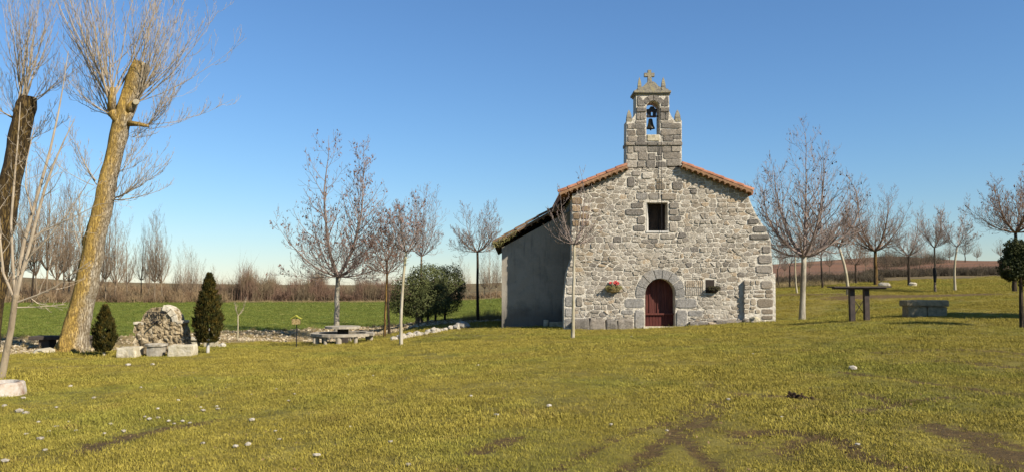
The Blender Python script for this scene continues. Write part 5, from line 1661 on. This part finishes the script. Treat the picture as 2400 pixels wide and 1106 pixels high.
# ------------------------------------------------------------------ round table with ring benches
YR = 34.6
rc = stand(803, YR)
def disc(m, c, r0, r1, a0, a1, z0, z1, n):
    vs, fs = [], []
    for i in range(n+1):
        a = math.radians(a0 + (a1-a0)*i/n)
        for (r, z) in ((r0,z0),(r1,z0),(r1,z1),(r0,z1)):
            vs.append((c.x + math.cos(a)*r, c.y + math.sin(a)*r, z))
    for i in range(n):
        b = i*4
        for k in range(4): fs.append((b+k, b+(k+1)%4, b+4+(k+1)%4, b+4+k))
    if abs(a1-a0) < 359: fs += [(0,1,2,3), (n*4+3, n*4+2, n*4+1, n*4)]
    m.add(vs, fs)
tb = thing('round_table', rc, 'round concrete table with dark pedestal inside the ring of benches', 'table')
zt = W(803, 763.5, YR).z
m = MB(); disc(m, rc, 0.0, 0.76, 0, 360, zt-0.09, zt, 16); m.build('tabletop', M['concrete'], tb, rc, fixn=True)
m = MB(); m.box(rc.x-0.19, rc.x+0.21, rc.y-0.2, rc.y+0.2, rc.z-0.1, zt-0.088); m.build('pedestal', M['dark_concrete'], tb, rc)
zs = W(803, 783, YR-1.2).z
for nm, a0, a1, legs in (('front', 205, 335, (222, 246, 274, 308)), ('right', 350, 460, (5, 40, 85)), ('left', 95, 190, (110, 145, 180))):
    lab = {'front': 'curved concrete bench on the near side of the round table', 'right': 'curved concrete bench on the right far side of the round table', 'left': 'curved concrete bench on the left far side of the round table'}[nm]
    am = math.radians((a0+a1)/2); bo_ = Vector((rc.x + math.cos(am)*1.2, rc.y + math.sin(am)*1.2, 0)); bo_.z = H(bo_.x, bo_.y)
    t = thing('curved_bench', bo_, lab, 'bench', 'curved benches around the round table')
    m = MB(); disc(m, rc, 1.0, 1.36, a0, a1, zs-0.11, zs, 10); m.build('seat_slab', M['concrete'], t, bo_, fixn=True)
    for k, la in enumerate(legs):
        a = math.radians(la); q = Vector((rc.x + math.cos(a)*1.2, rc.y + math.sin(a)*1.2, 0)); g = H(q.x, q.y)
        wd = 0.13 if (nm == 'front' and k == 2) else 0.085
        m = MB(); m.tube([Vector((q.x, q.y, g-0.1)), Vector((q.x, q.y, zs-0.112))], [wd*0.95, wd], 12); m.build('leg', M['concrete'], t, bo_, smooth=False)

# little yellow-roofed box on a post
YS_ = 31.5
sb = stand(695, YS_)
fd = thing('bird_feeder', sb, 'small yellow-roofed box on a thin dark post', 'bird feeder')
def SP(px, py): return W(px, py, YS_)
m = MB(); m.tube([sb - Vector((0,0,.1)), SP(695.5, 744)], [0.022, 0.02], 7); m.build('post', M['iron'], fd, sb)
A, B = SP(686, 759), SP(705, 746.5); m = MB(); m.box(A.x, B.x, YS_-0.14, YS_-0.026, A.z, B.z); m.build('box', M['sign_board'], fd, sb)
for (x0, y0, x1, y1) in ((683,747,695.5,739),(708,747,695.5,739)):
    p, q = SP(x0, y0), SP(x1, y1); m = MB()
    m.add([(p.x,YS_-.17,p.z),(q.x,YS_-.17,q.z),(q.x,YS_-.17,q.z+.018),(p.x,YS_-.17,p.z+.018),(p.x,YS_+.08,p.z),(q.x,YS_+.08,q.z),(q.x,YS_+.08,q.z+.018),(p.x,YS_+.08,p.z+.018)],
          [(0,1,2,3),(7,6,5,4),(0,4,5,1),(3,2,6,7),(0,3,7,4),(1,5,6,2)])
    m.build('roof_board', M['yellow'], fd, sb, fixn=True)

# ------------------------------------------------------------------ right side: tall steel table, stone bench
YK = 26.0
kb = stand(2012, YK)
tt = thing('tall_table', kb, 'tall narrow steel table on two posts with crossed braces', 'table')
zt = W(2012, 671, YK).z
xa, xb = W(1947, 671, YK).x, W(2079, 671, YK).x
m = MB(); m.box(xa+0.12, xb-0.12, YK-0.22, YK+0.22, zt-0.085, zt-0.035); m.build('top_frame', M['rust_steel'], tt, kb)
for k in range(3):
    m = MB(); y0 = YK-0.32+k*0.215; m.box(xa, xb, y0, y0+0.205, zt-0.034, zt+0.012); m.build('top_board', M['rust_steel'], tt, kb)
posts = []
for px in (1996, 2030):
    q = W(px, 700, YK); g = H(q.x, YK); w = 5.5*YK/FPX
    m = MB(); m.box(q.x-w, q.x+w, YK-0.08, YK+0.08, g-0.1, zt-0.086); m.build('post', M['rust_steel'], tt, kb); posts.append((q.x, g))
for a, b_ in ((0, 1), (1, 0)):
    m = MB(); m.tube([Vector((posts[a][0], YK+(0.03 if a else -0.03), posts[a][1]+0.12)), Vector((posts[b_][0], YK+(0.03 if a else -0.03), zt-0.28))], [0.012, 0.012], 6); m.build('brace', M['rust_steel'], tt, kb)
YN = 26.4
nb = stand(2175, YN)
sbn = thing('stone_bench', nb, 'thick stone slab bench on the lawn at right', 'bench')
A, B = W(2126, 718, YN), W(2226, 703, YN)
rough_box(A.x, B.x, YN, YN+0.55, A.z, B.z, 0.05, 0.015, 2, 9).build('slab', M['bench_stone'], sbn, nb)
for k, (x0, x1) in enumerate(((2130, 2174), (2176, 2222))):
    P, Q = W(x0, 718, YN), W(x1, 718, YN)
    rough_box(P.x, Q.x, YN+0.06, YN+0.48, H(P.x, YN)-0.15, A.z+0.002, 0.03, 0.02, 1, k+3).build('support', M['bench_stone'], sbn, nb)
boulder(2072, 54, (0.42,0.3,0.2), 33, 'bright white rock beside the lichened trunk at right', None, 'pale_rock')
boulder(2140, 55, (0.32,0.3,0.2), 34, 'grey rock at the foot of a leafless tree on the right lawn', None, 'limestone')
q = stand(2192, 45)
m = MB(); m.tube([Vector((q.x,q.y,q.z+0.55)), Vector((q.x+.01,q.y,q.z+1.0)), Vector((q.x,q.y,q.z+1.35))], [0.07, 0.10, 0.08], 9)
tg = tag(m.build('trunk_guard', M['guard'], None, q), 'black guard wrapped round a narrow tree trunk at right', 'trunk guard')

# row of edging rocks below the evergreens
rnd = random.Random(97)
for i in range(17):
    t = i/16; px = 925 + (1070-925)*t + rnd.uniform(-3, 3); Y = 33.2 + 2.6*t + rnd.uniform(-.15, .15)
    s = rnd.uniform(0.10, 0.2)
    boulder(px, Y, (s*1.2, s, s*0.85), 100+i, ORD[i] + ' from the left of the whitish edging rocks below the evergreen bushes', 'edging rocks below the evergreen bushes', 'pale_rock', 0.4)
boulder(1083, 35.8, (0.42,0.3,0.22), 55, 'largest pale block at the right end of the edging rocks', None, 'pale_rock', 0.5)

# pale stones scattered over the lawn
rnd = random.Random(98)
spots = [(1287,955,.06),(1163,977,.05),(1432,1000,.04),(1563,1012,.035),(1832,981,.035),(2010,1046,.04),(2000,867,.13),(1104,931,.05),(957,1097,.06),(552,1050,.06),(581,1046,.07),(742,1072,.05),(95,1032,.07),(590,989,.07),(590,926,.03),(645,1014,.035),
         (676,941,.05),(300,857,.12),(358,856,.10),(45,968,.12),(60,972,.08),(10,955,.08),(55,935,.07),(132,958,.05),(220,935,.06),(418,940,.05),(475,965,.06),(510,960,.05),(395,990,.05),(408,996,.04),(428,990,.05),(445,993,.04),(370,961,.05),(260,997,.05),(290,1014,.06),
         (130,1005,.06),(160,992,.05),(60,1020,.05),(115,1015,.05),(178,1012,.04),(245,1018,.04),(90,992,.05),(350,985,.06),(340,980,.04),(370,982,.05),(470,958,.04),(508,955,.04),(530,910,.04),(410,910,.03),(330,910,.05),(165,907,.07),(655,1033,.04),(475,1043,.05),(12,1085,.07),(105,1060,.05),
         (1480,790,.05),(1121,857,.04),(816,880,.04),(875,882,.04),(1765,832,.05),(1708,941,.05),(700,900,.04),(690,926,.04),(648,913,.04),(820,1005,.04),(915,1040,.04)]
for i, (px, py, s) in enumerate(spots):
    p = ground(px, py)
    s *= 0.62
    m = rock((p.x, p.y, p.z + s*0.35 + 0.01), (s*rnd.uniform(.9,1.4), s, s*0.55), 200+i, 1, 0.35)
    tag(m.build('lawn_stone', M['pale_rock'], None, p), 'small pale stone lying loose on the lawn', 'stone', 'pale stones scattered over the lawn')
# fallen leaves
m = MB()
xs, ys = [], []
for i in range(1500):
    y = 6 + 34*rnd.random()**1.3; x = rnd.uniform(-0.75, 0.75)*y
    xs.append(x); ys.append(y)
for x, y, z in zip(xs, ys, height(xs, ys)):
    if x > F(1318,700)[0] and y > YF-0.4 or y > float(np.interp(x, BX, BN)) - 0.5: continue
    s_ = rnd.uniform(0.008, 0.02); a = rnd.uniform(0, 6.28); p = Vector((x, y, z + rnd.uniform(0.015, 0.035)))
    u = Vector((math.cos(a), math.sin(a), rnd.gauss(0,.35)))*s_; w = Vector((-math.sin(a), math.cos(a), rnd.gauss(0,.35)))*s_*0.6
    m.add([p-u, p-w, p+u, p+w], [(0,1,2,3)])
tag(m.build('leaf_litter', M['litter'], None, (0,0,0)), 'small brown fallen leaves strewn over the lawn', 'leaves', kind='stuff')
# molehill
p = ground(1867, 932)
m = MB()
for k in range(40):
    q = rock((p.x + rnd.gauss(0,.07), p.y + rnd.gauss(0,.05), p.z + max(0, rnd.gauss(.02,.025))), (rnd.uniform(.012,.035),)*3, k, 1, 0.4); m.add(q.v, q.f)
tag(m.build('molehill', M['soil'], None, p), 'dark clod of dug-up earth on the right lawn', 'molehill')

# ------------------------------------------------------------------ grass blades over the lawn
rnd = random.Random(99)
tm = MB()
for k in range(80):
    a = rnd.uniform(0, 6.28); rr = abs(rnd.gauss(0, .10)); x, y = math.cos(a)*rr, math.sin(a)*rr
    h = rnd.uniform(0.009, 0.03); az = rnd.uniform(0, 6.28); l = rnd.uniform(0.3, 1.3)*h
    w = Vector((-math.sin(az), math.cos(az), 0))*rnd.uniform(0.0013, 0.0026)
    o = Vector((x, y, -0.006)); e = o + Vector((math.cos(az)*l, math.sin(az)*l, h)); mi = o.lerp(e, .55) + Vector((0,0,h*.2))
    tm.add([o-w, o+w, mi+w*.8, mi-w*.8, e], [(0,1,2,3),(3,2,4)])
me = bpy.data.meshes.new('grass_tuft'); me.from_pydata(tm.v, [], tm.f); me.materials.append(M['blade'])
tuft = bpy.data.objects.new('grass_tuft', me)
sel = (FR == 0) & (cym.ravel() > 4.6) & (cym.ravel() < 82) & (np.abs(cxm.ravel()) < cym.ravel()*0.72 + 2.5)
q = FQ[sel]; used, inv = np.unique(q.ravel(), return_inverse=True)
gm = bpy.data.meshes.new('grass')
gm.from_pydata(np.stack([fx[used], fy[used], fz[used]], 1).tolist(), [], inv.reshape(-1, 4).tolist())
yy = fy[used]
den = np.interp(yy, [5, 9, 14, 22, 34, 64, 82], [130, 115, 75, 40, 24, 9, 6]) * (1 - np.clip(dirt[used]*1.35, 0, 1)) * (1 + 0.8*lush[used])
pn = np.array([mnoise.noise(Vector((x*0.8, y*0.8, 1.7))) for x, y in zip(fx[used], yy)])
den *= np.clip(1 + 1.0*pn, 0.2, 1.9)
inch = (fx[used] > F(1322,700)[0]-0.2) & (fx[used] < F(1814,700)[0]+0.2) & (yy > YF-0.3)
inch |= (fx[used] > FA(1176,700)[0]-.1) & (fx[used] < F(1814,700)[0]) & (yy > YA-0.1)
den[inch] = 0
sca = np.interp(yy, [5, 14, 34, 64], [1.0, 1.2, 1.7, 2.3]) * (1 + 1.5*lush[used]) * np.clip(1 + 0.5*np.array([mnoise.noise(Vector((x*0.45+9, y*0.45, 4.2))) for x, y in zip(fx[used], yy)]), 0.6, 1.6)
def grow(name, mesh, dens, size, tuft_ob, label):
    for nm, arr in (('gd', dens), ('gs', size)):
        a = mesh.attributes.new(nm, 'FLOAT', 'POINT'); a.data.foreach_set('value', arr)
    ob = bpy.data.objects.new(name, mesh); COL.objects.link(ob)
    tag(ob, label, 'grass' if name == 'grass' else 'crop', kind='stuff')
    ng = bpy.data.node_groups.new('grow_grass', 'GeometryNodeTree')
    ng.interface.new_socket('Geometry', in_out='INPUT', socket_type='NodeSocketGeometry')
    ng.interface.new_socket('Geometry', in_out='OUTPUT', socket_type='NodeSocketGeometry')
    N = ng.nodes; Lk = ng.links
    gi, go = N.new('NodeGroupInput'), N.new('NodeGroupOutput')
    dp = N.new('GeometryNodeDistributePointsOnFaces'); ip = N.new('GeometryNodeInstanceOnPoints')
    oi = N.new('GeometryNodeObjectInfo'); oi.inputs['Object'].default_value = tuft_ob
    na = N.new('GeometryNodeInputNamedAttribute'); na.data_type = 'FLOAT'; na.inputs['Name'].default_value = 'gd'
    nb_ = N.new('GeometryNodeInputNamedAttribute'); nb_.data_type = 'FLOAT'; nb_.inputs['Name'].default_value = 'gs'
    rv = N.new('FunctionNodeRandomValue'); rv.data_type = 'FLOAT_VECTOR'; rv.inputs[0].default_value = (-.15, -.15, 0); rv.inputs[1].default_value = (.15, .15, 6.283)
    rs = N.new('FunctionNodeRandomValue'); rs.data_type = 'FLOAT'; rs.inputs[2].default_value = 0.7; rs.inputs[3].default_value = 1.35
    mu = N.new('ShaderNodeMath'); mu.operation = 'MULTIPLY'
    Lk.new(gi.outputs[0], dp.inputs['Mesh']); Lk.new(na.outputs[0], dp.inputs['Density'])
    Lk.new(dp.outputs['Points'], ip.inputs['Points']); Lk.new(oi.outputs['Geometry'], ip.inputs['Instance'])
    Lk.new(rv.outputs[0], ip.inputs['Rotation'])
    Lk.new(nb_.outputs[0], mu.inputs[0]); Lk.new(rs.outputs[1], mu.inputs[1]); Lk.new(mu.outputs[0], ip.inputs['Scale'])
    Lk.new(ip.outputs[0], go.inputs[0])
    md = ob.modifiers.new('grow', 'NODES'); md.node_group = ng
grow('grass', gm, den, sca, tuft, 'short yellow-green winter grass covering the lawn')
TONE[0] = 0.9
M['crop_blade'] = basic('crop_blade', [(0.3,(76,86,30)),(0.5,(98,106,40)),(0.62,(120,122,54)),(0.72,(176,162,106)),(0.85,(110,114,50))], 1.4, 6, 0.9, 0, kind='World', vary=0.2)
me2 = me.copy(); me2.materials.clear(); me2.materials.append(M['crop_blade'])
tuft2 = bpy.data.objects.new('crop_tuft', me2)
sel = (FR == 2) & (np.abs(cxm.ravel()) < cym.ravel()*0.72 + 2.5) & (cym.ravel() < 117)
q = FQ[sel]; used, inv = np.unique(q.ravel(), return_inverse=True)
gm2 = bpy.data.meshes.new('crop_shoots')
gm2.from_pydata(np.stack([fx[used], fy[used], fz[used]], 1).tolist(), [], inv.reshape(-1, 4).tolist())
yy = fy[used]
row = 0.5 + 0.5*np.sin(fx[used]*2.0 + yy*0.35)
grow('crop_shoots', gm2, np.interp(yy, [40, 60, 117], [9, 6, 2.6]), np.interp(yy, [40, 117], [2.4, 4.2]), tuft2, 'young green winter crop sprouting in the field at left')
